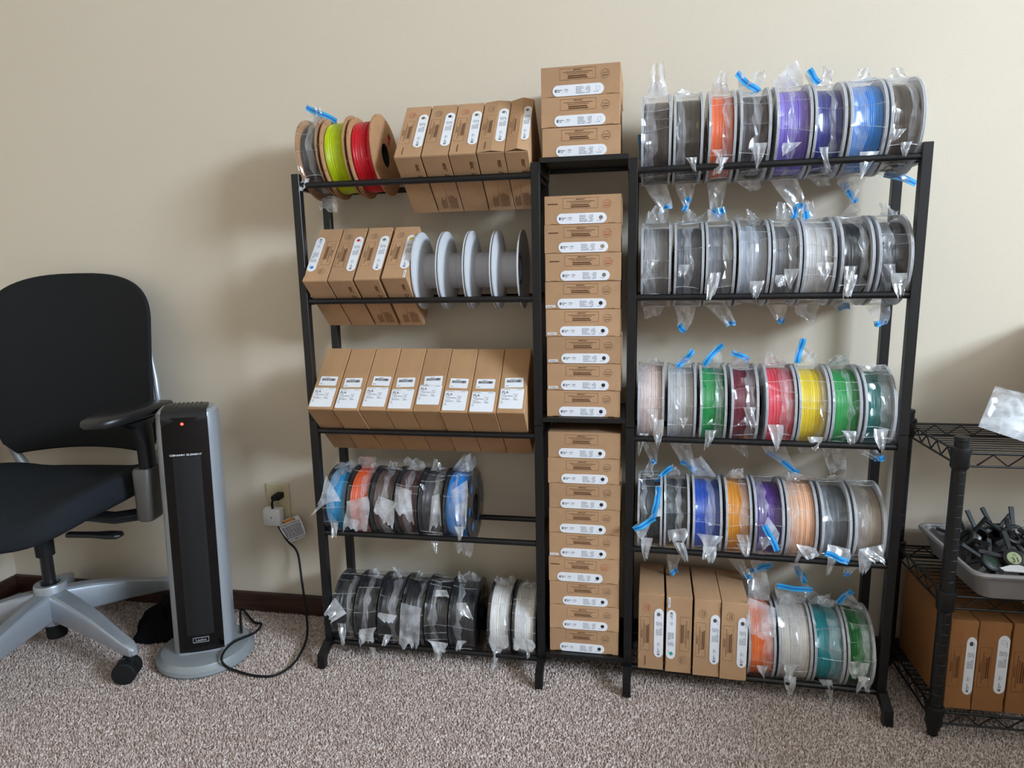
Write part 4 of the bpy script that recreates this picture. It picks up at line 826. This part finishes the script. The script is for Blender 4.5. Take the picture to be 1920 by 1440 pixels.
# grey tub with hygrometers on the middle tier
t = thing('grey_tub', (1.402, -.112, .3155), 'shallow grey plastic tub full of hygrometers on the middle wire tier', 'tub')
mb = MB(); LX, LY, HT = .52, .262, .0570
def ring(i, z): return [(x, y, z) for x, y in rrect(i, LX-i, i*.8, LY-i*.8, .022, 4)]
mb.loft([ring(.026, .002), ring(.022, .0), ring(.006, HT-.010), ring(.004, HT-.006)][1:], False); mb.loft([ring(.022, 0), ring(.0245, .0025), ring(.0085, HT-.010), ring(.0065, HT-.006)], False)
mb.poly([[(x, y) for x, y, z in ring(.0225, 0)]], 0, .0026, 'Z'); mb.obj('tub_body', M_tub, t, .6)
mb = MB(); mb.loft([ring(.0055, HT-.007), ring(-.003, HT-.008), ring(-.0045, HT-.004), ring(-.002, HT), ring(.004, HT), ring(.0065, HT-.005)], False).obj('tub_rim', M_tub, t, .6)
HYM = {}
def hyg_meshes():
    HYM['ring'] = MB().lathe([(-.006, .0125), (-.0065, .0175), (-.004, .0195), (.006, .0195), (.0075, .0175), (.0080, .0135), (.0060, .0128)], 28).mesh('bezel', M_hyg, .6)
    HYM['lcd'] = MB().lathe([(.0040, .0128), (.0062, .0127), (.0066, .011)], 28).mesh('display', M_lcd, .6); HYM['lcd2'] = MB().lathe([(.0040, .0128), (.0062, .0127), (.0066, .011)], 28).mesh('display', M_green, .6)
    HYM['lcd3'] = MB().lathe([(.0040, .0128), (.0062, .0127), (.0066, .011)], 28).mesh('display', M_gloss, .6)
    HYM['back'] = MB().lathe([(-.0085, .012), (-.006, .0128), (.004, .0128)], 20).mesh('back_cap', M_hyg, .6)
    mb = MB(); mb.loft([[(x, y, z) for y, z in ((-hw, -.0022), (hw, -.0022), (hw, .0022), (-hw, .0022))] for x, hw in ((.018, .0040), (.030, .0037), (.0575, .0045), (.059, .0040))]); HYM['arm'] = mb.mesh('arm', M_hyg)
    mb = MB(); text(mb, '31', -.0005, -.0090, .0150, 0, 'CENTER', .015); text(mb, '70', .001, .0035, .0070, 0, 'CENTER'); o = MB(); o.add([(x, z, .0068) for x, _, z in mb.v], mb.f); HYM['num'] = o.mesh('display_digits', mat('lcd_digits', (52, 60, 48)))
hyg_meshes()
rh = random.Random(21)
h1, h2 = at(1900, 1048, -.022), at(1856, 1056, -.022)
spots = [(h1.x, h1.y, h1.z, 48, -8, 20, 1, 'round hygrometer with pale display reading 31 in a five-armed holder in the tub'),
         (h2.x, h2.y, h2.z, 42, 14, 2, 2, 'round hygrometer with dark green display in a five-armed holder in the tub'),
         (1.462, .050, .380, 15, -58, 10, 0, 'black hygrometer holder on edge at the left end of the tub'), (1.500, .085, .372, 52, 8, 30, 0, 'black hygrometer holder leaning at the back left of the tub'),
         (1.545, .055, .384, 30, 20, 0, 0, 'uppermost black hygrometer holder in the middle of the tub'), (1.600, .030, .372, 40, -20, 50, 0, 'black hygrometer holder right of the display reading 31'),
         (1.515, .022, .352, 10, 8, 20, 0, 'black hygrometer holder lying flat behind the dark green display'), (1.570, .088, .380, 62, 0, 15, 0, 'black hygrometer holder standing at the back of the tub'), (1.625, .070, .372, 20, 28, 40, 0, 'black hygrometer holder at the right photo edge of the tub'),
         (1.482, .002, .356, 22, -18, 40, 0, 'black hygrometer holder low behind the tub\'s front left corner'), (1.488, .112, .352, 12, 10, 10, 0, 'black hygrometer holder lying low in the back left corner of the tub'), (1.548, .118, .370, 70, 15, 44, 0, 'black hygrometer holder propped against the back wall of the tub'), (1.578, -.012, .352, 14, -8, 60, 0, 'black hygrometer holder lying low at the tub front right of centre')]
for x, y, z, rx, ry, rz, d, lb in spots:
    M = Matrix.Translation((x, y, z)) @ Matrix.Rotation(R_(rx), 4, 'X') @ Matrix.Rotation(R_(ry), 4, 'Y') @ Matrix.Rotation(R_(rz), 4, 'Z')
    t = thing('hygrometer', M, lb, 'hygrometer', 'hygrometers in the grey tub'); link('bezel', HYM['ring'], t); link('back_cap', HYM['back'], t)
    q = link('display', HYM['lcd'] if d == 1 else HYM['lcd2'] if d == 2 else HYM['lcd3'], t)
    if d == 1: link('digits', HYM['num'], q, Matrix.Rotation(R_(-rz*.6-5), 4, 'Z'))
    for k in range(5): link('arm', HYM['arm'], t, Matrix.Rotation(R_(72*k), 4, 'Z'))
o = MB().poly([[(-.030, -.018), (.042, -.020), (.046, -.006), (.020, .016), (-.004, .012), (-.034, -.004)]], 0, .0012, 'Z').obj('white_card', M_white); o.location = (1.482, -.084, .3755); o.rotation_euler = (R_(9), R_(1), 0); o.scale = (.75, .7, 1)
tag(o, 'piece of white card lying on the front of the grey tub', 'card')
# frosted bag of white printed parts on the top tier
def parts_bag():
    c = Vector((1.53, .02, .6100)); t = thing('parts_bag', c, 'frosted zip bag holding white printed parts on the top wire tier', 'bag')
    rnd = random.Random(9); nu, nv = 14, 12; mb = MB(); T = []; Bt = []
    A, B, C, D = at(1834, 800, -.030), at(1866, 724, .060), at(2010, 760, .060), at(1985, 850, -.045)
    for j in range(nv+1):
        for i in range(nu+1):
            u, v = i/nu, j/nv; p = A.lerp(D, u).lerp(B.lerp(C, u), v); k = (math.sin(math.pi*u)*math.sin(math.pi*v))**.6
            T.append(p+Vector((0, -.018*k, .022*k))+Vector((rnd.uniform(-.002, .002), rnd.uniform(-.002, .002), rnd.uniform(-.003, .003)))*k-c); Bt.append(p+Vector((0, .01*k, -.012*k))-c)
    for q in (T, Bt):
        for p in q: p.z = max(p.z, .0035)
    n = len(T); fs = []
    for j in range(nv):
        for i in range(nu): a = j*(nu+1)+i; fs += [(a, a+1, a+nu+2, a+nu+1), (a+n, a+nu+1+n, a+nu+2+n, a+1+n)]
    mb.add(T+Bt, fs); f = mb.obj('bag_film', M_filmf, t, .5)
    for k in range(5):
        p = at(1893+k*22, 768+k*14-(k % 2)*16, .02)-c; q = MB(); q.M = Matrix.Translation(p) @ Matrix.Rotation(rnd.uniform(-.8, .8), 4, 'Y') @ Matrix.Rotation(rnd.uniform(-.5, .5), 4, 'X')
        q.box(-.004, .004, -.004, .004, -.018, .020, .001); q.box(-.020, .020, -.005, .005, -.022, -.014, .001); q.obj('white_part', M_white, t)
parts_bag()

# ------------------------------------------------------------------ desk added out of view, shades the lower right
t = thing('blocker', (2.42, -.84, 0), 'added unseen dark wooden desk with closed sides under the window', 'blocker')
MB().box(-.42, .46, -.55, .50, .70, .73, .004).obj('blocker_top', M_wood, t, .6)
for y in (-.52, .455): MB().box(-.38, .44, y, y+.025, 0, .70, .002).obj('side_panel', M_wood, t)
MB().box(-.36, -.335, -.495, .455, .05, .70, .002).obj('blocker_front', M_wood, t)

# ------------------------------------------------------------------ added globe light out of view, warm fill for the upper wall
t = thing('fill_globe', (.35, -1.35, 2.62), 'added unseen globe giving warm fill light just below the ceiling', 'lamp')
MB().lathe([(-.002, .06), (-.02, .058), (-.026, .03)], 28).obj('ceiling_plate', M_white, t, .6)
MB().lathe([(-.024, .012), (-.06, .012)], 14).obj('stem', M_white, t, .6)
_g = bpy.data.materials.new('fill_globe_glow'); _g.use_nodes = True; _gb = _g.node_tree.nodes['Principled BSDF']; _gb.inputs['Emission Color'].default_value = (1, .68, .38, 1); _gb.inputs['Emission Strength'].default_value = FILL_POWER
MB().lathe([(-.055, .02), (-.065, .06), (-.09, .092), (-.13, .11), (-.17, .092), (-.195, .06), (-.205, .01)], 28).obj('globe', _g, t, 1.2)

t = thing('shade_carton', (1.665, -.07, .6095), 'added unseen brown carton shading the wall, far end of the top wire tier', 'box')  # carton added out of view to shade the wall behind the shelving
MB().box(0, .27, 0, .215, 0, .25, .002).obj('carton', M_kraft_shade, t)
MB().box(.001, .269, .103, .112, .2501, .2506).obj('lid_tape', M_kraft2, t)
